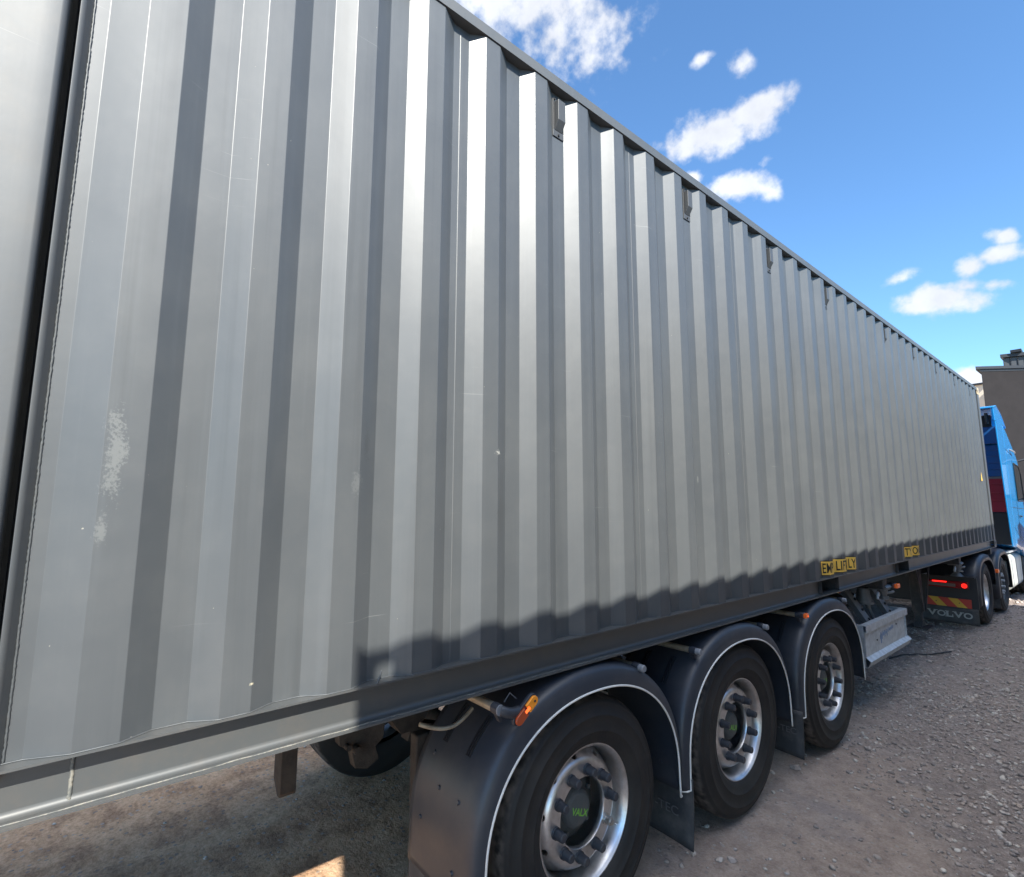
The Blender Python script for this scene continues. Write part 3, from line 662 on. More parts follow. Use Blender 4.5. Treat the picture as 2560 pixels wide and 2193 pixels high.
    for ix in (0, 1):
        for iy in (0, 1):
            for iz in (0, 1):
                b = MB(); sx = 1 if ix == 0 else -1; sy = 1 if iy else -1; sz = 1 if iz else -1
                X = 0.004 if ix == 0 else -CW-0.004; Y = y1+0.002 if iy else y0-0.002; Z = HT+0.003 if iz else -0.003
                # side face, end face, horizontal face
                plate(b, (X, Y, Z), (0, -sy, 0), (0, 0, -sz), (sx, 0, 0), 0.178, 0.128, 0.102, 0.074, 0.034, 0.031, 0.012)
                plate(b, (X-sx*0.003, Y, Z-sz*0.003), (-sx, 0, 0), (0, 0, -sz), (0, sy, 0), 0.162, 0.124, 0.078, 0.062, 0.036, 0.044, 0.014)
                plate(b, (X-sx*0.003, Y-sy*0.003, Z), (-sx, 0, 0), (0, -sy, 0), (0, 0, sz), 0.162, 0.175, 0.079, 0.088, 0.052, 0.066, 0.014)
                mt = 'cast' if (detail and iz and iy) else 'paint_plain'
                b.build('corner_casting', mt, root, recalc=False)
    if not detail: return root
    # ---- vents
    for i, (idx) in enumerate((2, 6, 10, 14, 20, 24, 28, 32, 36)):
        yc = YO+idx*PIT-SO-IF*0.5
        if yc > ye-0.05: continue
        b = MB(); b.box((-DEP+0.001, yc-0.038, 2.592), (-DEP+0.006, yc+0.038, 2.805))
        v = b.build('vent', 'vent', root, bevel=0.002)
        q = MB(); q.prism([(-DEP+0.0065, 2.785), (-DEP+0.034, 2.785), (-DEP+0.034, 2.672), (-DEP+0.0065, 2.626)], 1, yc-0.026, yc+0.026); q.build('vent_hood', ['vent'], v, loc=(0, 0, 0), bevel=0.003)
        q = MB()
        q.box((-DEP+0.0065, yc-0.036, 2.785), (-DEP+0.008, yc-0.030, 2.63)); q.box((-DEP+0.0065, yc+0.030, 2.785), (-DEP+0.008, yc+0.036, 2.63))
        q.cyl((-DEP+0.006, yc, 2.606), (-DEP+0.012, yc, 2.606), 0.006, n=8); q.cyl((-DEP+0.006, yc-0.028, 2.797), (-DEP+0.012, yc-0.028, 2.797), 0.005, n=8); q.cyl((-DEP+0.006, yc+0.028, 2.797), (-DEP+0.012, yc+0.028, 2.797), 0.005, n=8)
        q.build('rivet', 'vent_dark', v, loc=(0, 0, 0))
    # ---- stickers
    for (ys, al, z0, h, tx) in ((YO+12*PIT-SO, 0.745, 0.155, 0.108, (('EMP', 0.010, 0.150), ('TY', 0.172, 0.270), ('LIFT', 0.330, 0.500), ('ON', 0.535, 0.620), ('LY', 0.648, 0.730))),
                                (6.950, 0.745, 0.157, 0.108, (('EMP', 0.020, 0.160), ('TY', 0.184, 0.300), ('LIFT', 0.338, 0.478), ('ON', 0.506, 0.642), ('LY', 0.660, 0.735)))):
        sh, le = conform_sheet(ys, al, z0, h, pts, 0.0015, tx)
        b = MB(); b.add(*sh); b.m = 1; b.add(*le)
        b.build('warning_sticker', ['yellow', 'black'], root, recalc=False, solid=0.0)
        sh, _ = conform_sheet(ys-0.006, al+0.014, z0-0.007, h+0.014, pts, 0.0006)
        b = MB(); b.add(*sh); b.build('sticker_border', 'black', root, recalc=False)
    # small yellow triangle near the front end, on the last pressings
    yc = YO+36*PIT+0.041
    b = MB(); b.prism([(yc-0.02-0.05, 1.16), (yc-0.02+0.05, 1.16), (yc-0.02+0.0, 1.30)], 0, 0.001, 0.003) ; b.build('hazard_sticker', 'yellow', root)
    # two small twisted wires on the sill
    b = MB(); b.tube([(0.004, 0.795, 0.131), (0.003, 0.805, 0.150), (0.001, 0.812, 0.170)], 0.0035, 6); b.build('wire_stub', 'paint_plain', root)
    return root

cont = make_container('dark grey corrugated high cube shipping container loaded on the trailer, filling the picture', -1.07, 12.64, True)

# ------------------------------------------------------------------ wheels
def bool_holes(b, prof_n, name, holes):
    """build MB b as a mesh with cylinders cut out"""
    o = b.build(name, 'alu'); c = MB()
    for p0, p1, r in holes: c.cyl(p0, p1, r, n=20)
    co = c.build('cutter', 'alu')
    md = o.modifiers.new('x', 'BOOLEAN'); md.operation = 'DIFFERENCE'; md.object = co; md.solver = 'EXACT'
    bpy.context.view_layer.update(); dg = bpy.context.evaluated_depsgraph_get()
    me = bpy.data.meshes.new_from_object(o.evaluated_get(dg)); me.name = name
    bpy.data.objects.remove(o); bpy.data.objects.remove(co)
    return me
TYRE = [(0.283, -0.012), (0.297, 0.004), (0.320, 0.017), (0.345, 0.023), (0.347, 0.026), (0.351, 0.026), (0.353, 0.0245), (0.385, 0.027), (0.410, 0.0265), (0.412, 0.0285), (0.418, 0.0275), (0.420, 0.025), (0.445, 0.018), (0.458, 0.012), (0.462, 0.013), (0.468, 0.010),
        (0.481, -0.004), (0.4895, -0.022), (0.4925, -0.05), (0.4935, -0.085), (0.482, -0.088), (0.482, -0.096), (0.494, -0.099), (0.495, -0.150), (0.483, -0.153), (0.483, -0.163), (0.495, -0.166),
        (0.495, -0.214), (0.483, -0.217), (0.483, -0.227), (0.495, -0.230), (0.494, -0.281), (0.482, -0.284), (0.482, -0.292), (0.4935, -0.295), (0.4925, -0.33), (0.4895, -0.358), (0.475, -0.38), (0.42, -0.404), (0.35, -0.404), (0.297, -0.386), (0.283, -0.37)]
def make_wheel(style='trailer'):
    w = MB()
    # hub drum (also the wheel part itself)
    if style == 'trailer':
        w.lathe([(0.0, -0.092), (0.085, -0.092), (0.100, -0.098), (0.130, -0.102), (0.137, -0.125), (0.20, -0.17), (0.21, -0.30), (0.0, -0.30)], 40)
        for i in range(5):
            a = 2*PI*i/5+0.5; y, z = 0.112*math.cos(a), 0.112*math.sin(a); w.cyl((-0.10, y, z), (-0.084, y, z), 0.011, n=6)
    else:
        w.lathe([(0.0, -0.10), (0.11, -0.10), (0.13, -0.12), (0.135, -0.2), (0.2, -0.22), (0.2, -0.3), (0, -0.3)], 32)
    hub = w.build('wheel', 'hub')
    t = MB(); t.lathe(TYRE, 128)
    # shoulder blocks: shallow cuts across the shoulder and raised sidewall figures
    ty = t.build('tyre', 'tyre', hub, recalc=True)
    r = MB()
    if style == 'trailer':
        prof = [(0.262, -0.36), (0.262, -0.12), (0.265, -0.06), (0.270, -0.022), (0.278, -0.012), (0.284, -0.004), (0.2885, -0.004), (0.290, -0.008), (0.2895, -0.016), (0.286, -0.020)]
        outer = [(a_, b_+0.017) for a_, b_ in [(0.259, -0.125), (0.252, -0.112), (0.244, -0.098), (0.234, -0.078), (0.222, -0.060), (0.212, -0.052), (0.200, -0.049), (0.150, -0.049), (0.1435, -0.0485), (0.1405, -0.054)]]
        inner = [(x[0]-0.0 if i else x[0], x[1]-0.020) for i, x in enumerate(outer)][::-1]
        r.lathe(outer + [(0.1405, -0.055)] + inner[1:] , 120, closed=True)
        holes = []
        for i in range(10):
            a = 2*PI*(i+0.5)/10+0.12; c, s_ = math.cos(a), math.sin(a)
            n_ = Vector((0.80, 0.60*c, 0.60*s_)); p = Vector((-0.061, 0.232*c, 0.232*s_)); holes.append((p-n_*0.045, p+n_*0.03, 0.0150))
        me = bool_holes(r, 0, 'rim', holes)
        # add the barrel and lip
        k = MB(); k.lathe(prof, 120); tmp = k.build('rimlip', 'alu')
        bm = bmesh.new(); bm.from_mesh(me); bm.from_mesh(tmp.data); bm.to_mesh(me); bm.free(); bpy.data.objects.remove(tmp)
        for p in me.polygons: p.use_smooth = True
        if not me.materials: me.materials.append(M['alu'])
        ro = bpy.data.objects.new('rim', me); COL.objects.link(ro); ro.parent = hub
        me.set_sharp_from_angle(angle=math.radians(42)) if hasattr(me, 'set_sharp_from_angle') else None
        for i in range(10):
            a = 2*PI*i/10+0.12+0.02; y, z = 0.1725*math.cos(a), 0.1725*math.sin(a)
            q = MB()
            q.cyl((-0.032, y, z), (-0.022, y, z), 0.0250, 0.0245, n=24); q.cyl((-0.022, y, z), (0.016, y, z), 0.0215, 0.0190, n=12); q.cyl((0.016, y, z), (0.020, y, z), 0.0190, 0.0150, n=12)
            q.build('nut_cap', 'cap', hub, bevel=0.0)
        q = MB(); q.lathe([(0.0, -0.052), (0.060, -0.052), (0.068, -0.056), (0.072, -0.064), (0.080, -0.066), (0.082, -0.114), (0.09, -0.118)], 40)
        q.m = 1; q.text('VALX', (0, -0.056, -0.004), (0, 0.93, -0.36), (0, 0.36, 0.93), 0.030, 0.110, 0.0535-0.104, offset=0.02)
        # text lies on the cap face (x = -0.052)
        q.v = [(v if i < 40*7 else (-0.0508, v[1], v[2])) for i, v in enumerate(q.v)]
        q.build('hub_cap', ['hub', 'green'], hub, recalc=False)
        q = MB(); q.tube([(-0.07, 0.2, -0.115), (-0.045, 0.205, -0.118), (-0.02, 0.215, -0.123)], 0.004, 8); q.build('valve', 'steelnut', hub)
    elif style == 'drive':
        r.lathe([(0.262, -0.30), (0.262, -0.06), (0.272, -0.018), (0.284, -0.004), (0.2895, -0.005), (0.289, -0.016)], 96)
        r.lathe([(0.261, -0.20), (0.24, -0.215), (0.2, -0.222), (0.14, -0.222), (0.138, -0.24)], 96)
        r.build('rim', 'alu', hub, recalc=True)
        q = MB(); q.lathe([(0, -0.07), (0.07, -0.075), (0.105, -0.085), (0.118, -0.11), (0.122, -0.22)], 40)
        for i in range(10):
            a = 2*PI*i/10; q.cyl((-0.222, 0.168*math.cos(a), 0.168*math.sin(a)), (-0.185, 0.168*math.cos(a), 0.168*math.sin(a)), 0.019, 0.017, n=8)
        q.build('hub_cap', 'alu', hub)
    else:
        r.lathe([(0.262, -0.30), (0.262, -0.08), (0.272, -0.018), (0.284, -0.004), (0.2895, -0.005), (0.289, -0.016)], 96)
        r.lathe([(0.260, -0.12), (0.245, -0.09), (0.22, -0.06), (0.205, -0.05), (0.14, -0.05), (0.138, -0.08)], 96)
        r.build('rim', 'hub', hub, recalc=True)
        for i in range(10):
            a = 2*PI*i/10+0.2; y, z = 0.1675*math.cos(a), 0.1675*math.sin(a); q = MB(); q.cyl((-0.05, y, z), (0.012, y, z), 0.022, 0.018, n=10); q.build('nut_cap', 'galv', hub)
        q = MB(); q.lathe([(0, -0.01), (0.05, -0.012), (0.065, -0.03), (0.075, -0.10)], 32); q.build('hub_cap', 'hub', hub)
    return hub

def put_wheel(proto, root, world, flip=False, first=False, rot=0.0):
    w = proto if first else copy_tree(proto)
    w.parent = root; w.location = Vector(world) - TAGS[root.name]['org']; w.rotation_euler = (rot, 0, PI if flip else 0); return w

# ------------------------------------------------------------------ trailer
def make_trailer(label, group=None):
    R0 = Vector((-CW/2, 5.5, GZ)); root = thing('container_trailer', R0, label, 'trailer', group)
    XC = -CW/2
    for s in (-1, 1):
        b = MB(); xb = XC+s*0.46
        b.box((xb-0.06, 0.75, -0.022), (xb+0.06, 10.6, -0.004)); b.box((xb-0.06, 0.75, -0.30), (xb+0.06, 8.8, -0.288)); b.box((xb-0.006, 0.75, -0.288), (xb+0.006, 8.8, -0.022)); b.box((xb-0.05, 8.8, -0.17), (xb+0.05, 12.3, -0.023))
        b.build('main_beam', 'frame', root)
    for y in (0.85, 2.5, 3.95, 5.8, 7.6, 9.2, 10.8):
        b = MB(); b.box((XC-0.452, y, -0.20), (XC+0.452, y+0.1, -0.03)); b.build('cross_member', 'frame', root)
    # twist lock bolsters reaching out to the side rails
    for y in (0.62, 6.35, 9.85, 12.35):
        b = MB(); b.box((-0.04, y-0.07, -0.115), (XC-0.52+0.0, y+0.07, -0.006)) if y != 0.62 else b.box((-0.35, y-0.07, -0.115), (-CW+0.35, y+0.07, -0.006))
        b.box((XC, y-0.0699, -0.1149), (-CW+0.04, y+0.0699, -0.0061)) if y != 0.62 else None
        b.build('bolster', 'frame', root, bevel=0.008)
    for y in (6.42, 9.90):
        k = 1.0 if y < 8 else 1.15
        b = MB(); x = -0.09
        b.prism([(x-0.09, -0.085), (x+0.05, -0.085), (x+0.07, -0.105), (x+0.05, -0.135), (x-0.09, -0.135)], 1, y-0.09, y+0.07)
        b.cyl((x+0.01, y-0.01, -0.13), (x+0.01, y-0.01, -0.20), 0.045*k, 0.03*k, n=16); b.cyl((x+0.01, y-0.01, -0.20), (x+0.01, y-0.01, -0.225), 0.055*k, 0.055*k, n=6)
        b.tube([(x+0.02, y+0.02, -0.17), (x+0.06, y+0.08, -0.165), (x+0.06, y+0.13, -0.16)], 0.014, 8)
        t = b.build('twist_lock', 'galv_dark', root, bevel=0.004)
        b = MB(); b.tube([(x+0.0, y-0.16, -0.215), (x, y-0.16, -0.17), (x, y-0.135, -0.150), (x, y-0.11, -0.17), (x, y-0.13, -0.19)], 0.012, 8); b.build('lock_handle', 'galv', t, loc=(0, 0, 0))
    # axles, suspension
    AX = [(1.83, -0.64), (3.21, -0.635), (4.68, -0.660)]
    for i, (y, z) in enumerate(AX):
        b = MB(); b.cyl((-0.30, y, z), (-CW+0.30, y, z), 0.063, n=20)
        for s in (1, -1):
            x = XC+s*0.46
            b.beam((x, y-0.50, z+0.25), (x, y+0.30, z-0.02), 0.09, 0.07, (1, 0, 0))
            b.prism([(y-0.62, -0.30), (y-0.40, -0.30), (y-0.47, z+0.26), (y-0.56, z+0.26)], 0, x-0.055, x+0.055)
            b.cyl((x, y+0.30, z+0.0), (x, y+0.30, -0.30), 0.12, 0.135, n=20)
            b.cyl((x+s*0.10, y-0.10, z+0.08), (x+s*0.10, y-0.24, z+0.12), 0.085, n=18)
        b.build('axle', 'brown', root)
    proto = make_wheel('trailer'); first = True
    for i, (y, z) in enumerate(AX):
        for flip in (False, True):
            put_wheel(proto, root, (-0.008 if not flip else -CW+0.23, y-(0.10 if flip else 0), z), flip, first, rot=[0.0, 0.12, 0.31][i]+(0.2 if flip else 0)); first = False
    # one bare nut on the rearmost nearside wheel
    nuts = [o for o in COL.objects if o.parent == proto and o.name.startswith('nut_cap')]; a = 2*PI*9/10+0.14; y, z = 0.1725*math.cos(a), 0.1725*math.sin(a)
    q = MB(); q.cyl((-0.032, y, z), (-0.026, y, z), 0.024, n=24); q.cyl((-0.026, y, z), (0.000, y, z), 0.019, 0.0185, n=6); q.cyl((0.000, y, z), (0.010, y, z), 0.011, n=14)
    nuts[9].name = 'wheel_nut'; t_ = q.build('bare_nut', 'steelnut'); nuts[9].data = t_.data; bpy.data.objects.remove(t_); nuts[9]['label'] = 'bare steel wheel nut without its cap'
    # ---- fenders
    A_, B_ = 0.62, 0.535
    def lip(yc, zc, t, off=0.0):
        """t in 0..1 along the opening from rear foot to front foot, off = outward offset"""
        def base(t):
            n = 2.2; zb = -0.755
            Ls = (zc-zb); La = PI*0.58; T = 2*Ls+La; s = t*T
            if s < Ls: return Vector((yc-A_-0.004*(1-s/Ls), zb+s))
            if s > Ls+La: return Vector((yc+A_+0.004*(s-Ls-La)/Ls, zc-(s-Ls-La)))
            a = (s-Ls)/La*PI; c, q = math.cos(a), math.sin(a)
            return Vector((yc-A_*math.copysign(abs(c)**(2/n), c), zc+B_*abs(q)**(2/n)))
        p = base(t); e = 0.004; d = (base(min(1, t+e))-base(max(0, t-e))).normalized(); nrm = Vector((-d.y, d.x))
        return p + nrm*off
    def offs(t): return 0.052+0.042*math.sin(PI*min(max((t-0.06)/0.88, 0), 1))
    SEC = [(-0.43, 1.0), (-0.40, 1.0), (-0.20, 1.0), (-0.04, 1.0), (-0.018, 0.985), (0.004, 0.93), (0.018, 0.84), (0.027, 0.72), (0.036, 0.42), (0.0425, 0.1), (0.0435, 0.0), (0.041, -0.03)]
    NT = 72
    FY = [(1.845, -0.64), (3.185, -0.64), (4.655, -0.645)]
    for fi, (yc, zc) in enumerate(FY):
        for side in (1, -1):
            fx = (lambda x: x) if side == 1 else (lambda x: -CW-x)
            b = MB(); vs = []
            for i in range(NT+1):
                t = i/NT; o_ = offs(t)
                for x, k in SEC:
                    p = lip(yc, zc, t, o_*k); vs.append((fx(x), p.x, p.y))
            n = len(SEC); b.add(vs, [(i*n+j, i*n+j+1, (i+1)*n+j+1, (i+1)*n+j) for i in range(NT) for j in range(n-1)], True)
            fe = b.build('fender', 'fender', root, solid=0.005, recalc=True)
            q = MB(); pts = []
            p = lip(yc, zc, 0.0, offs(0)*0.9); pts.append((fx(0.010), p.x, p.y-0.004))
            p = lip(yc, zc, 0.0, 0.02); pts.append((fx(0.036), p.x, p.y-0.004))
            for i in range(NT+1): p = lip(yc, zc, i/NT, 0.0); pts.append((fx(0.0445), p.x, p.y))
            p = lip(yc, zc, 1.0, 0.02); pts.append((fx(0.036), p.x, p.y-0.006))
            q.tube(pts, 0.0048, 8); q.build('edge_trim', 'trim', fe, loc=(0, 0, 0))
            if side == 1:
                # bolts and adjusting slots on the tread of the fender
                for x, t in ((-0.34, 0.20), (-0.24, 0.155), (-0.10, 0.155), (-0.10, 0.05), (-0.34, 0.09)):
                    q = MB(); p = lip(yc, zc, t, offs(t)); p2 = lip(yc, zc, t, offs(t)+0.006); q.cyl((x, p.x, p.y), (x, p2.x, p2.y), 0.010, 0.007, n=12)
                    q.build('bolt', 'fender', fe, loc=(0, 0, 0))
                for x in (-0.30, -0.13):
                    q = MB()
                    for dx in (-0.012, 0.0, 0.012):
                        vs = []
                        for i in range(9):
                            t = 0.225+0.075*i/8
                            for k in (0.0, 0.0065):
                                p = lip(yc, zc, t, offs(t)+k); vs += [(x+dx-0.0022, p.x, p.y), (x+dx+0.0022, p.x, p.y)]
                        fs = []
                        for i in range(8):
                            a = 4*i; fs += [(a, a+2, a+6, a+4), (a+2, a+3, a+7, a+6), (a+3, a+1, a+5, a+7)]
                        q.add(vs, fs + [(0, 1, 3, 2), (32, 34, 35, 33)])
                    q.build('slot', 'blackplastic', fe, loc=(0, 0, 0))
    # mud flaps between the fenders
    for k, (y, x0, zt, zb, tx, tz, tw, th) in enumerate(((2.565, -0.42, -0.70, -1.035, -0.170, -0.905, 0.145, 0.045), (3.955, -0.42, -0.70, -1.000, -0.112, -0.855, 0.125, 0.040))):
        b = MB(); rows = 10; vs = []
        for i in range(rows+1):
            z = zt+(zb-zt)*i/rows; yy = y-0.012*(i/rows)**2; 
            for j in range(9): x = x0+(0.055-x0)*j/8; vs.append((x, yy+0.006*math.sin(x*9+i*0.3), z-0.010*(j/8-0.5)*(i/rows)))
        b.add(vs, [(i*9+j, i*9+j+1, (i+1)*9+j+1, (i+1)*9+j) for i in range(rows) for j in range(8)], True)
        f = b.build('mud_flap', 'flap', root, solid=0.007)
        q = MB(); q.text('-TEC', (tx, y-0.022, tz), (1, 0, 0), (0, 0, 1), th, tw, 0.0); q.build('lettering', 'flap_text', f, loc=(0, 0, 0), recalc=False, solid=0.002)
    b = MB(); b.box((-0.42, 1.17, -1.03), (0.03, 1.177, -0.74)); b.build('mud_flap', 'flap', root)
    # support tubes above the fenders
    TB = [(1.295, -0.062, 0.052, 'lamp'), (2.20, -0.082, 0.030, 'cap'), (2.72, -0.093, 0.030, 'cap'), (3.55, -0.078, 0.028, 'cap'), (4.17, -0.088, 0.020, 'small'), (5.02, -0.070, 0.020, 'cap')]
    for y, z, xe, kind in TB:
        b = MB(); b.cyl((-0.42, y, z), (xe-0.055, y, z), 0.0185 if kind == 'lamp' else 0.0168, n=20); t = b.build('support_tube', 'brass', root)
        b = MB(); b.cyl((xe-0.055, y, z), (xe-0.018, y, z), 0.0215, n=20); b.prism([(y-0.02, z), (y+0.01, z-0.05), (y+0.018, z-0.05), (y+0.02, z)], 0, xe-0.05, xe-0.03); b.build('clamp', 'fender', t, loc=(0, 0, 0))
        if kind == 'cap':
            b = MB(); b.cyl((xe-0.018, y, z), (xe+0.006, y, z), 0.0180, n=20); b.cyl((xe+0.006, y, z), (xe+0.012, y, z), 0.0180, 0.015, n=20); b.build('end_cap', 'pcap', t, loc=(0, 0, 0))
        elif kind == 'lamp':
            b = MB(); b.cyl((xe-0.018, y, z), (xe-0.012, y, z), 0.0205, n=20); b.build('ring', 'pcap', t, loc=(0, 0, 0))
            b = MB(); b.tube([(xe-0.012, y, z), (xe-0.002, y+0.010, z-0.004), (xe-0.002, y+0.030, z-0.012), (xe-0.006, y+0.055, z-0.020), (xe-0.008, y+0.085, z-0.02)], [0.0195, 0.0195, 0.020, 0.021, 0.020], 16)
            b.tube([(xe-0.03, y+0.03, z+0.02), (xe-0.02, y+0.05, z+0.052), (xe-0.01, y+0.075, z+0.028)], 0.003, 6)
            b.build('lamp_arm', 'fender', t, loc=(0, 0, 0))
    def capsule(b, c, d, hl, hw, x0, x1, inset=0.0):
        d = Vector(d).normalized(); e = Vector((-d.y, d.x)); pts = []
        for s in (1, -1):
            for i in range(9):
                a = -PI/2+PI*i/8; pts.append(Vector(c)+d*s*(hl-hw+(hw-inset)*math.cos(a))+e*s*(hw-inset)*math.sin(a))
        b.prism([tuple(p) for p in pts], 0, x0, x1)
    b = MB(); capsule(b, (1.402, -0.078), (0.80, 0.60), 0.072, 0.024, 0.045, 0.062); lm = b.build('marker_lamp', 'fender', root, bevel=0.004)
    b = MB(); dd_ = Vector((0.80, 0.60)).normalized(); ee_ = Vector((-dd_.y, dd_.x)); cc_ = Vector((1.402, -0.078))
    for sg, l0 in ((1, 0.006), (-1, -0.004)):
        b = MB(); pts = [cc_+dd_*l0+ee_*0.019*sg*-1, ]
        for i in range(9): a = -PI/2+PI*i/8; pts.append(cc_+dd_*sg*(0.047+0.019*math.cos(a))+ee_*0.019*math.sin(a)*sg)
        pts.append(cc_+dd_*l0+ee_*0.019*sg)
        b.prism([tuple(p) for p in pts], 0, 0.0625, 0.074); b.build('lens', 'amber' if sg == 1 else 'amber_deep', lm, loc=(0, 0, 0), bevel=0.003)
    b = MB(); b.prism([(1.395, -0.088), (1.418, -0.072), (1.408, -0.062), (1.388, -0.078)], 0, 0.0745, 0.0755); b.build('bulb', 'amber_hot', lm, loc=(0, 0, 0))
    b = MB(); b.cyl((0.0742, 1.440, -0.050), (0.0752, 1.440, -0.050), 0.005, n=10); b.build('screw', 'blackplastic', lm, loc=(0, 0, 0))
    b = MB(); b.box((-0.02, 4.155, -0.105), (0.02, 4.21, -0.068)); lm = b.build('marker_lamp', 'fender', root, bevel=0.006)
    b = MB(); b.box((0.0205, 4.158, -0.103), (0.045, 4.207, -0.070)); b.build('lens', 'amber_dim', lm, loc=(0, 0, 0), bevel=0.006)
    b = MB(); b.cyl((0.0455, 4.185, -0.088), (0.0462, 4.185, -0.088), 0.006, n=10); b.build('bulb', 'amber_hot', lm, loc=(0, 0, 0))
    b = MB(); b.box((-0.10, 6.56, -0.135), (-0.03, 6.70, -0.085)); lm = b.build('marker_lamp', 'fender', root, bevel=0.006)
    b = MB(); b.box((-0.0295, 6.60, -0.133), (0.0, 6.70, -0.090)); b.build('lens', 'amber_dim', lm, loc=(0, 0, 0), bevel=0.006)
    # air hose loop near the rear
    b = MB(); b.tube([(-0.10+0.02*math.sin(t), 1.02+0.24*t/PI, -0.085-0.035*math.sin(t)) for t in [PI*i/12 for i in range(13)]], 0.008, 8); b.build('air_hose', 'brass', root)
    # rear bracket hanging at the left and brake parts
    b = MB(); b.prism([(-1.055, -0.30), (-0.945, -0.30), (-0.945, -0.595), (-0.955, -0.612), (-0.99, -0.615), (-1.055, -0.56)], 1, 0.79, 0.862); b.build('hanging_bracket', 'brown', root, bevel=0.004)
    b = MB(); b.prism([(0.98, -0.28), (1.22, -0.28), (1.21, -0.40), (1.17, -0.43), (1.19, -0.49), (1.13, -0.52), (1.07, -0.50), (1.05, -0.42), (0.99, -0.38)], 0, -0.83, -0.77); b.cyl((-0.76, 1.06, -0.405), (-0.72, 1.06, -0.405), 0.018, n=12); b.cyl((-0.76, 1.02, -0.385), (-0.73, 1.02, -0.385), 0.013, n=12)
    b.build('suspension_bracket', 'brown', root, bevel=0.004)
    b = MB(); b.box((-0.53, 1.22, -0.30), (-0.47, 1.36, -0.62)); b.build('air_bag_guard', 'brown', root, bevel=0.01)
    # ---- galvanised side tray with its struts
    b = MB(); y0, y1 = 5.55, 6.86
    def gbox(a, c): b.box(a, c)
    b.box((-0.055, y0, -0.425), (0.0, y1, -0.421)); 
    b.box((-0.004, y0, -0.421), (0.0, y1, -0.366)); b.box((-0.055, y0, -0.366), (0.0, y1, -0.362))           # rim
    b.box((-0.022, y0+0.01, -0.640), (-0.018, y1-0.002, -0.4255))                                               # recessed face
    b.add([(-0.018, y0, -0.640), (-0.018, y1, -0.640), (0.018, y1, -0.672), (0.018, y0, -0.672)], [(0, 1, 2, 3)])  # lower lip
    b.add([(0.018, y0, -0.672), (0.018, y1, -0.672), (-0.010, y1, -0.728), (-0.010, y0, -0.728)], [(0, 1, 2, 3)])
    b.box((-0.40, y0, -0.73), (-0.012, y1, -0.726)); b.box((-0.40, y0, -0.725), (-0.396, y1, -0.40))
    b.box((-0.396, y0, -0.725), (-0.0225, y0+0.004, -0.366)); b.box((-0.396, y1-0.004, -0.725), (-0.0225, y1, -0.366))
    b.box((-0.395, y0-0.002, -0.410), (-0.056, y0+0.03, -0.364)); b.box((-0.395, y1-0.03, -0.410), (-0.056, y1+0.002, -0.364))
    b.box((-0.0175, y1-0.06, -0.640), (-0.006, y1-0.052, -0.4255))
    TRAYBOLT = MB(); q = TRAYBOLT
    for y, z in ((5.88, -0.535), (6.50, -0.475)): q.cyl((-0.018, y, z), (-0.012, y, z), 0.008, n=10)
    rr = random.Random(9); q = b; b.m = 1       # faded blue print, an illegible smear of strokes
    for i in range(16):
        y = 5.98+0.026*i+rr.uniform(-.01, .01); h = 0.03*rr.random()+0.012; z = -0.515+0.012*rr.uniform(-1, 1)+0.002*i
        q.box((-0.0178, y, z-h), (-0.0168, y+0.014+0.01*rr.random(), z+h*0.7))
    q.box((-0.0178, 5.99, -0.585), (-0.0168, 6.02, -0.50))
    tr = b.build('side_tray', ['galv', 'bluemark'], root, recalc=False); TRAYBOLT.build('bolt', 'blackplastic', tr, loc=(0, 0, 0))
    for (ya, xa, za, xb, zb) in ((6.0, -0.34, -0.03, -0.085, -0.43), (6.65, -0.29, -0.07, -0.085, -0.43)):
        b = MB(); b.beam((xa, ya, za), (xb, ya, zb), 0.125, 0.008, (1, 0, 0.6)); 
        b.beam((xa-0.02, ya-0.06, za-0.012), (xb-0.02, ya-0.06, zb-0.012), 0.006, 0.045, (1, 0, 0.6)); b.beam((xa-0.02, ya+0.06, za-0.012), (xb-0.02, ya+0.06, zb-0.012), 0.006, 0.045, (1, 0, 0.6))
        st = b.build('strut', 'galv_dark', root)
        q = MB(); d = Vector((xb-xa, 0, zb-za)).normalized(); nn = Vector((-d.z, 0, d.x)); 
        if nn.x < 0: nn = -nn
        for f in (0.45, 0.68, 0.88):
            p = Vector((xa, ya+0.02, za)).lerp(Vector((xb, ya+0.02, zb)), f); q.cyl(p+nn*0.004, p+nn*0.018, 0.013, 0.012, n=6)
        q.build('bolt', 'blackplastic', st, loc=(0, 0, 0))
    b = MB(); b.cyl((-0.22, 6.28, -0.12), (-0.22, 6.28, -0.25), 0.05, 0.075, n=20); b.cyl((-0.22, 6.28, -0.25), (-0.22, 6.28, -0.275), 0.085, n=20); b.cyl((-0.30, 6.02, -0.29), (-0.24, 6.62, -0.27), 0.018, n=12); b.cyl((-0.2, 6.30, -0.275), (-0.14, 6.33, -0.50), 0.016, 0.014, n=12); b.cyl((-0.2, 6.30, -0.275), (-0.19, 6.303, -0.32), 0.026, n=6)
    b.build('winch', 'galv_dark', root)
    b = MB(); b.cyl((-0.62, 5.55, -0.40), (-0.62, 6.7, -0.40), 0.13, n=28); b.build('air_tank', 'blackplastic', root)
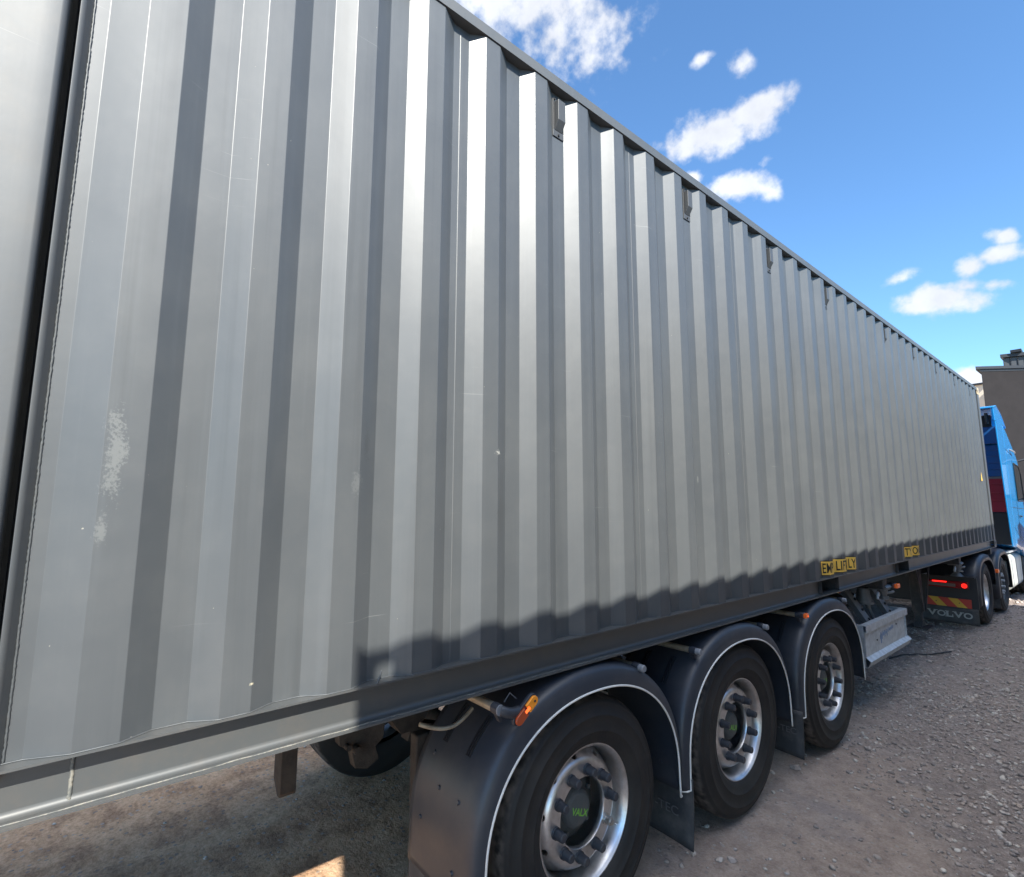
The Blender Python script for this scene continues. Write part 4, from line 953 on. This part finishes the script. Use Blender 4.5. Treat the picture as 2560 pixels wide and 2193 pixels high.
    # landing legs
    for x in (-0.5, -CW+0.5):
        b = MB(); b.box((x-0.06, 9.40, -0.80), (x+0.06, 9.52, -0.03)); b.box((x-0.045, 9.415, -0.97), (x+0.045, 9.505, -0.80)); b.box((x-0.13, 9.30, -1.02), (x+0.13, 9.62, -1.0)); b.prism([(9.36, -1.0), (9.56, -1.0), (9.50, -0.92), (9.42, -0.92)], 0, x-0.05, x+0.05)
        b.beam((x+0.075, 9.18, -0.10), (x+0.075, 9.42, -0.78), 0.045, 0.02, (1, 0, 0)); b.beam((x+0.075, 9.95, -0.10), (x+0.075, 9.52, -0.78), 0.045, 0.02, (1, 0, 0))
        b.build('landing_leg', 'frame', root, bevel=0.004)
    return root
trailer = make_trailer('grey three axle container trailer under the grey container, with dark fenders edged in white')

# ------------------------------------------------------------------ tractor
def make_tractor(label, group=None):
    XO = 0.06
    R0 = Vector((-CW/2, 13.5, GZ)); root = thing('truck_tractor', R0, label, 'truck', group)
    P1, P2 = 15.95, 16.45
    # cab shell
    side = [(14.45, -0.06), (14.45, 2.36), (14.62, 2.40), (14.85, 2.33), (15.15, 2.20), (15.55, 2.02), (15.95, 1.82), (16.22, 1.55), (16.42, 1.0), (16.52, 0.35), (16.56, -0.45), (16.40, -0.62), (15.7, -0.35), (15.3, -0.20)]
    b = MB(); b.prism(side, 0, -2.50, XO); b.build('cab_body', 'blue', root, bevel=0.05)
    b = MB(); b.box((-2.49, 14.35, -0.05), (XO-0.03, 14.45, 0.60)); b.build('cab_rear_lower', 'blackplastic', root, bevel=0.01)
    b = MB(); b.box((-2.45, 14.34, 0.605), (XO-0.02, 14.448, 1.28))
    for z in (0.83, 0.98, 1.16): b.box((-2.44, 14.325, z), (XO-0.03, 14.34, z+0.02))
    b.build('rear_panel', 'red', root, bevel=0.006, label='dark red lower panel on the back of the cab')
    b = MB(); b.box((-2.45, 14.34, 1.285), (XO-0.02, 14.448, 1.325)); b.build('rear_ledge', 'galv_dark', root)
    b = MB(); b.box((-2.45, 14.35, 1.33), (XO-0.02, 14.449, 1.97))
    for z in (1.47, 1.60, 1.74, 1.86): b.box((-2.44, 14.338, z), (XO-0.03, 14.35, z+0.012))
    b.build('rear_panel', 'blue_dark', root, bevel=0.006)
    b = MB(); b.box((-2.45, 14.30, 2.00), (XO-0.02, 14.44, 2.355)); b.build('rear_panel', 'blue_dark', root, bevel=0.02)
    # side deflectors
    for x0, x1 in ((XO+0.002, XO-0.02), (-2.50, -2.522)):
        b = MB(); b.prism([(13.70, 2.38), (14.46, 2.43), (14.46, -0.08), (14.04, -0.06), (13.92, 0.6), (13.80, 1.4)], 0, x0, x1); b.build('side_deflector', 'blue', root, bevel=0.006)
    # roof deflector: a hollow hood open to the rear
    b = MB(); hood = [(13.98, 2.44), (13.90, 2.72), (14.25, 2.78), (14.75, 2.66), (15.2, 2.42)]
    for xa, xb in ((0.02, -0.02), (-2.44, -2.40)): b.prism(hood, 0, xa, xb)
    top = hood[1:]; vs = []
    for y, z in top: vs += [(0.03, y, z+0.002), (-2.45, y, z+0.002), (0.03, y, z-0.03), (-2.45, y, z-0.03)]
    fs = []
    for i in range(len(top)-1): a = 4*i; fs += [(a, a+4, a+5, a+1), (a+2, a+3, a+7, a+6), (a, a+2, a+6, a+4), (a+1, a+5, a+7, a+3)]
    fs += [(0, 1, 3, 2)]; b.add(vs, fs); b.build('roof_deflector', 'blue', root, bevel=0.008)
    b = MB(); b.cyl((-0.12, 14.1, 2.40), (-0.12, 14.1, 2.62), 0.03, n=10); b.box((-2.3, 14.45, 2.37), (-0.1, 14.5, 2.62)); b.tube([(-0.2, 14.05, 2.42), (-0.25, 14.1, 2.55), (-0.5, 14.15, 2.6)], 0.02, 8); b.build('deflector_support', 'blackplastic', root)
    # side window, seams, handle, mirror, step
    xs = XO+0.002
    b = MB(); b.prism([(15.32, 1.62), (15.98, 1.58), (16.16, 1.42), (16.26, 0.86), (15.36, 0.86)], 0, xs, xs+0.006); w = b.build('side_window', 'glass', root)
    q = MB(); 
    pts = [(xs+0.006, y, z) for y, z in ((15.30, 1.64), (15.98, 1.60), (16.18, 1.43), (16.29, 0.84), (15.33, 0.84), (15.30, 1.64))]; q.tube(pts, 0.012, 6); q.build('window_seal', 'blackplastic', w, loc=(0, 0, 0))
    b = MB()
    for a, c in (((14.55, 0.70), (16.45, 0.66)), ((15.20, 1.70), (15.20, 0.1)), ((15.20, 0.1), (16.4, -0.2)), ((14.5, 0.30), (15.2, 0.05)), ((14.46, 1.90), (15.3, 1.80))):
        b.beam((xs, a[0], a[1]), (xs, c[0], c[1]), 0.008, 0.004, (1, 0, 0))
    b.build('panel_gap', 'blackplastic', root)
    b = MB(); b.tube([(xs, 15.28, 0.52), (xs+0.03, 15.30, 0.52), (xs+0.03, 15.46, 0.50), (xs, 15.48, 0.50)], 0.01, 8); b.build('door_handle', 'blackplastic', root)
    b = MB(); b.tube([(xs, 15.0, 1.92), (xs+0.05, 15.15, 1.88), (xs+0.05, 15.3, 1.86)], 0.016, 8); b.build('grab_rail', 'chrome', root)
    for s, xo in ((1, XO), (-1, -2.50)):
        b = MB(); b.tube([(xo, 16.05, 1.72), (xo+s*0.12, 16.08, 1.76), (xo+s*0.28, 16.12, 1.68)], 0.022, 8); b.tube([(xo, 16.2, 0.9), (xo+s*0.12, 16.2, 0.85), (xo+s*0.28, 16.16, 0.95)], 0.02, 8); m = b.build('mirror', 'blackplastic', root)
        q = MB(); q.box((xo+s*0.18, 16.08, 0.92), (xo+s*0.40, 16.22, 1.72)); q.build('mirror_housing', 'blackplastic', m, loc=(0, 0, 0), bevel=0.03)
        q = MB(); q.box((xo+s*0.20, 16.074, 0.98), (xo+s*0.38, 16.079, 1.66)); q.build('mirror_glass', 'chrome', m, loc=(0, 0, 0))
    b = MB(); b.prism([(16.50, 1.45-0.35), (16.30, 1.62-0.12), (16.33, 1.50), (16.45, 1.05), (16.52, 0.55)], 0, -2.3, -0.14); b.build('windscreen', 'glass', root)
    b = MB(); b.box((-2.48, 16.30, -0.85), (XO-0.02, 16.62, -0.47)); b.build('bumper', 'blackplastic', root, bevel=0.03)
    # chassis, coupling, tanks
    for s in (-1, 1):
        b = MB(); b.box((-CW/2+s*0.42-0.04, 10.35, -0.42), (-CW/2+s*0.42+0.04, 16.3, -0.175)); b.build('chassis_rail', 'frame', root)
    b = MB(); b.box((-CW/2-0.5, 11.3, -0.172), (-CW/2+0.5, 12.3, -0.135)); b.build('fifth_wheel', 'frame', root)
    for s in (1, -1):
        xo, xi = (-0.02, -0.66) if s == 1 else (-2.42, -1.78)
        b = MB(); poly = []
        for cx, cz, a0 in ((xo-s*0.12, -0.36, 0), (xi+s*0.08, -0.32, PI/2), (xi+s*0.08, -0.85, PI), (xo-s*0.12, -0.80, 1.5*PI)):
            for k in range(7):
                a = a0+PI/2*k/6; r = 0.12 if abs(cx-xo) < 0.2 else 0.08; poly.append((cx+s*r*math.cos(a), cz+r*math.sin(a)))
        b.prism(poly, 1, 14.00, 15.55); t = b.build('fuel_tank', 'tank', root, bevel=0.012)
        for y in (14.25, 14.80, 15.3):
            q = MB(); pp = [(p[0]+(0.006 if p[0] > (xo+xi)/2 else -0.006), y, p[1]+(0.006 if p[1] > -0.58 else -0.006)) for p in poly]; vs = []
            for p in pp: vs += [p, (p[0], p[1]+0.05, p[2])]
            n = len(pp); q.add(vs, [(2*i, 2*((i+1) % n), 2*((i+1) % n)+1, 2*i+1) for i in range(n)], True)
            q.build('tank_strap', 'galv', t, loc=(0, 0, 0))
        b = MB(); b.box((xo, 13.62, -0.78), (xi, 13.90, -0.30)); b.build('battery_box', 'tank', root, bevel=0.03)
    b = MB(); b.box((-0.03, 14.2, -0.20), (-0.62, 15.4, -0.175)); b.build('step_plate', 'galv', root)
    # axles and wheels
    for y, z in ((11.42, -0.665), (12.98, -0.665), (16.0, -0.665)):
        b = MB(); b.cyl((-0.3, y, z), (-CW+0.3, y, z), 0.07, n=16); b.cyl((-CW/2, y, z), (-CW/2, y+0.001, z), 0.01, n=8); b.build('axle', 'frame', root)
    wd = make_wheel('drive'); ws = make_wheel('steer')
    put_wheel(wd, root, (-0.03, 11.42, -0.667), False, True); put_wheel(wd, root, (-CW+0.03, 11.42, -0.667), True)
    put_wheel(ws, root, (-0.02, 12.98, -0.667), False, True); put_wheel(ws, root, (-CW+0.02, 12.98, -0.667), True)
    put_wheel(ws, root, (-0.02, 16.0, -0.667), False); put_wheel(ws, root, (-CW+0.02, 16.0, -0.667), True)
    # fenders
    for (yc, a, zt, ends) in ((11.30, 0.70, -0.10, (-0.78, -0.45)), (12.98, 0.70, -0.10, (-0.85, -0.80))):
        for s in (1, -1):
            fx = (lambda x: x) if s == 1 else (lambda x: -CW-x)
            pts = [(yc-a, ends[0])]
            for k in range(25):
                t = PI*k/24; c, q_ = math.cos(t), math.sin(t); pts.append((yc-a*math.copysign(abs(c)**0.8, c), -0.60+(zt+0.60)*abs(q_)**0.72))
            pts.append((yc+a, ends[1])); b = MB(); vs = []
            for i, (y, z) in enumerate(pts):
                dy, dz = y-yc, z+0.6; L = math.hypot(dy, dz) or 1
                for x, k in ((-0.60, 0.05), (-0.03, 0.05), (0.015, 0.035), (0.03, 0.0), (0.032, -0.05)):
                    vs.append((fx(x), y+dy/L*k, z+dz/L*k))
            n = 5; b.add(vs, [(i*n+j, i*n+j+1, (i+1)*n+j+1, (i+1)*n+j) for i in range(len(pts)-1) for j in range(n-1)], True)
            b.build('fender', 'fender', root, solid=0.006)
    # rear end plate, tail lamp, chevron, mud flap (both sides)
    for s in (1, -1):
        ox = 0.0 if s == 1 else -CW+0.70
        def X(x): return x+ox
        b = MB(); b.box((X(-0.68), 10.47, -0.83), (X(0.02), 10.50, -0.36)); b.box((X(-0.35), 10.44, -0.375), (X(0.0), 10.62, -0.35)); pl = b.build('end_plate', 'blackplastic', root, bevel=0.004)
        b = MB(); b.box((X(-0.575), 10.40, -0.530), (X(-0.07), 10.468, -0.425)); l = b.build('tail_lamp', 'red_lens', root, bevel=0.012, label='tail lamp with its left strip and right ring lit red')
        q = MB(); q.box((X(-0.50), 10.394, -0.452), (X(-0.325), 10.3995, -0.433)); q.build('lit_strip', 'red_hot', l, loc=(0, 0, 0))
        q = MB(); q.box((X(-0.565), 10.394, -0.508), (X(-0.22), 10.3995, -0.462)); q.build('clear_lens', 'clear_lens', l, loc=(0, 0, 0))
        q = MB(); N = 20; vs = []
        for i in range(N):
            a = 2*PI*i/N
            for r in (0.016, 0.034): vs.append((X(-0.118)+r*math.cos(a), 10.3985, -0.482+r*math.sin(a)))
        q.add(vs, [(2*i, 2*i+1, 2*((i+1) % N)+1, 2*((i+1) % N)) for i in range(N)]); q.cyl((X(-0.118), 10.3985, -0.482), (X(-0.118), 10.397, -0.482), 0.010, n=12); q.build('lit_ring', 'red_hot', l, loc=(0, 0, 0))
        # chevron board
        x0, x1, z0, z1 = X(-0.605), X(-0.065), -0.820, -0.690
        b = MB(); b.box((x0, 10.458, z0), (x1, 10.4685, z1)); bd = b.build('chevron_board', 'chev_red', root)
        q = MB(); W_ = x1-x0
        for a in (0.04, 0.49):
            xa = x0+W_*a; xb = xa+W_*0.22; sh = W_*0.20
            q.add([(xa, 10.4565, z1), (xb, 10.4565, z1), (min(xb+sh, x1), 10.4565, z0), (xa+sh, 10.4565, z0)], [(0, 3, 2, 1)])
        q.build('yellow_stripe', 'chev_yel', bd, loc=(0, 0, 0), solid=0.0008)
        q = MB()
        for a in (0.22, 0.74): q.cyl((x0+W_*a, 10.456, -0.755), (x0+W_*a, 10.450, -0.755), 0.007, n=8)
        q.build('screw', 'blackplastic', bd, loc=(0, 0, 0))
        b = MB(); vs = []
        for i in range(7):
            z = -0.825-0.235*i/6
            for j in range(9): x = X(-0.69)+0.70*j/8; vs.append((x, 10.462-0.010*(i/6)+0.004*math.sin(x*8), z))
        b.add(vs, [(i*9+j, i*9+j+1, (i+1)*9+j+1, (i+1)*9+j) for i in range(6) for j in range(8)], True)
        f = b.build('mud_flap', 'flap', root, solid=0.006)
        q = MB(); xo_ = X(-0.605)
        for ch, wd_ in (('V', 0.115), ('O', 0.105), ('L', 0.085), ('V', 0.115), ('O', 0.105)):
            q.text(ch, (xo_, 10.444, -0.975), (1, 0, 0), (0, 0, 1), 0.088, wd_, 0.0, offset=0.03)
            if ch == 'V': q.box((xo_-0.012, 10.443, -0.897), (xo_+0.038, 10.444, -0.887)); q.box((xo_+wd_-0.038, 10.443, -0.897), (xo_+wd_+0.012, 10.444, -0.887))
            if ch == 'L': q.box((xo_-0.014, 10.443, -0.897), (xo_+0.036, 10.444, -0.887)); q.box((xo_-0.014, 10.443, -0.975), (xo_+0.01, 10.444, -0.965)); q.box((xo_+wd_-0.014, 10.443, -0.975), (xo_+wd_-0.002, 10.444, -0.935))
            xo_ += wd_+0.004
        q.build('lettering', 'volvo_text', f, loc=(0, 0, 0), recalc=False)
        b = MB(); b.box((X(0.0), 12.22, -0.42), (X(0.045), 12.30, -0.36)) if s == 1 else b.box((-CW-0.045, 12.22, -0.42), (-CW, 12.30, -0.36)); b.build('marker_lamp', 'amber_dim', root, bevel=0.006)
        b = MB(); b.box((X(-0.60), 12.24, -1.02), (X(0.02), 12.25, -0.85)); b.build('mud_flap', 'flap', root)
    b = MB(); b.box((-0.71, 10.52, -0.80), (-CW+0.71, 10.60, -0.19)); b.build('crossmember_blocker', 'blackplastic', root, bevel=0.01)  # black panel added to block the bright ground seen through the gap
    b = MB(); b.box((-0.82, 13.2, -0.85), (-CW+0.82, 15.8, -0.20)); b.build('gearbox_blocker', 'frame', root, bevel=0.04)  # block added behind the panel to hide sunlit ground
    # stand on the rear fender
    b = MB(); b.cyl((-0.20, 10.45, -0.30), (-0.20, 10.45, -0.348), 0.045, 0.085, n=12); b.cyl((-0.20, 10.45, -0.30), (-0.20, 10.45, -0.20), 0.035, 0.03, n=12); b.build('rear_stand', 'galv_dark', root)
    return root
tractor = make_tractor('bright blue articulated lorry tractor coupled in front of the grey container, tail lamps lit')

# ------------------------------------------------------------------ the neighbouring lorry that stands behind the viewpoint and throws the shade
TH = 0.0134; XN = 2.80; YN = -0.366
nb = make_container('unseen container on the lorry behind the viewpoint, shading the yard, painted cream for bounce light', YN, 12.30, False)
for o in COL.objects:
    if o.type == 'MESH' and (o.parent == nb or (o.parent and o.parent.parent == nb)) and o.data.users == 1:
        for i, m_ in enumerate(o.data.materials):
            if m_ in (M['paint'], M['paint_plain'], M['rail_dusty']): o.data.materials[i] = M['cream']
def place(o, P):       # P: local world point of the original that must land on (XN, P.y)
    R0 = TAGS[o.name]['org'] if o.name in TAGS else P[1]
def relocate(o, org):
    rot = Matrix.Rotation(TH, 3, 'Z'); piv = Vector((-CW, YN, 0)); tgt = Vector((XN, YN, 0))
    d = rot @ (Vector(org) - piv); o.location = tgt + d; o.rotation_euler = (0, 0, TH)
relocate(nb, TAGS[nb.name]['org'])
t2 = copy_tree(trailer); t2['label'] = 'container trailer of the parked lorry behind the viewpoint'; relocate(t2, TAGS[trailer.name]['org'])
k2 = copy_tree(tractor); k2['label'] = 'blue tractor of the parked lorry behind the viewpoint'; relocate(k2, TAGS[tractor.name]['org'])

# ------------------------------------------------------------------ buildings beyond
def walls(b, poly, z0, z1): b.prism(poly, 2, z0, z1)
CR = (-1.82, 30.0)
b_root = thing('dark_building', (CR[0], CR[1], GZ), 'plain dark grey rendered building with a thin dark roof edge behind the blue cab', 'building')
dr = Vector((0.58, 0.81)).normalized()
A0 = Vector((-2.16, 30.3)); B0 = Vector((-2.13, 30.0)); dr = Vector((0.72, 0.69)).normalized(); C0 = B0+dr*26; D0 = C0+Vector((-9, 6)); E0 = A0+Vector((0.2, 9))
b = MB(); b.prism([tuple(p) for p in (A0, B0, C0, D0, E0)], 2, -1.25, 6.62); b.build('wall', 'wall_dark', b_root)
def grow(ps, d):
    c = sum((Vector(p) for p in ps), Vector((0, 0)))/len(ps); return [tuple(Vector(p)+(Vector(p)-c).normalized()*d) for p in ps]
b = MB(); b.prism(grow([A0, B0, C0, D0, E0], 0.06), 2, 6.621, 6.72); b.prism(grow([A0, B0, C0, D0, E0], 0.28), 2, 6.721, 6.84); b.build('roof_edge', 'roofcap', b_root)
u_root = thing('clad_building', (-1.0, 40, GZ), 'taller building clad in grey vertical metal sheets rising behind the dark one', 'building')
def azp(az, dist): a = math.radians(az); return Vector((1.673+math.sin(a)*dist, math.cos(a)*dist))
a1, a2 = azp(-5.80, 42), azp(2.0, 44)
b = MB(); b.prism([tuple(a1), tuple(a2), tuple(a2+Vector((0, 10))), tuple(a1+Vector((0, 10)))], 2, -1.25, 9.55); b.build('wall', 'cladding', u_root)
b = MB(); dd = (a2-a1).normalized(); L = (a2-a1).length; k = 0.0
while k < L: p = a1+dd*k; b.box((p.x-0.02, p.y-0.06, -1.2), (p.x+0.02, p.y+0.0, 9.5)); k += 0.32
b.build('cladding_rib', 'cladding', u_root)
b = MB(); b.prism(grow([a1, a2, a2+Vector((0, 10)), a1+Vector((0, 10))], 0.25), 2, 9.56, 9.76); e1, e2 = azp(-5.35, 41.9), azp(-4.7, 41.9); b.box((e1.x, e1.y-0.1, 9.77), (e2.x, e2.y+0.6, 9.93)); b.build('roof_edge', 'roofcap', u_root)
c_root = thing('cream_building', (-4.5, 37, GZ), 'pale cream rendered building glimpsed between the container front and the dark building', 'building')
c1, c2 = azp(-13, 36), azp(-6.9, 35)
b = MB(); b.prism([tuple(c1), tuple(c2), tuple(c2+Vector((0, 8))), tuple(c1+Vector((0, 8)))], 2, -1.25, 6.88); b.build('wall', 'wall_beige', c_root)
b = MB(); b.prism(grow([c1, c2, c2+Vector((0, 8)), c1+Vector((0, 8))], 0.15), 2, 6.881, 6.97); b.build('roof_edge', 'roofcap', c_root)
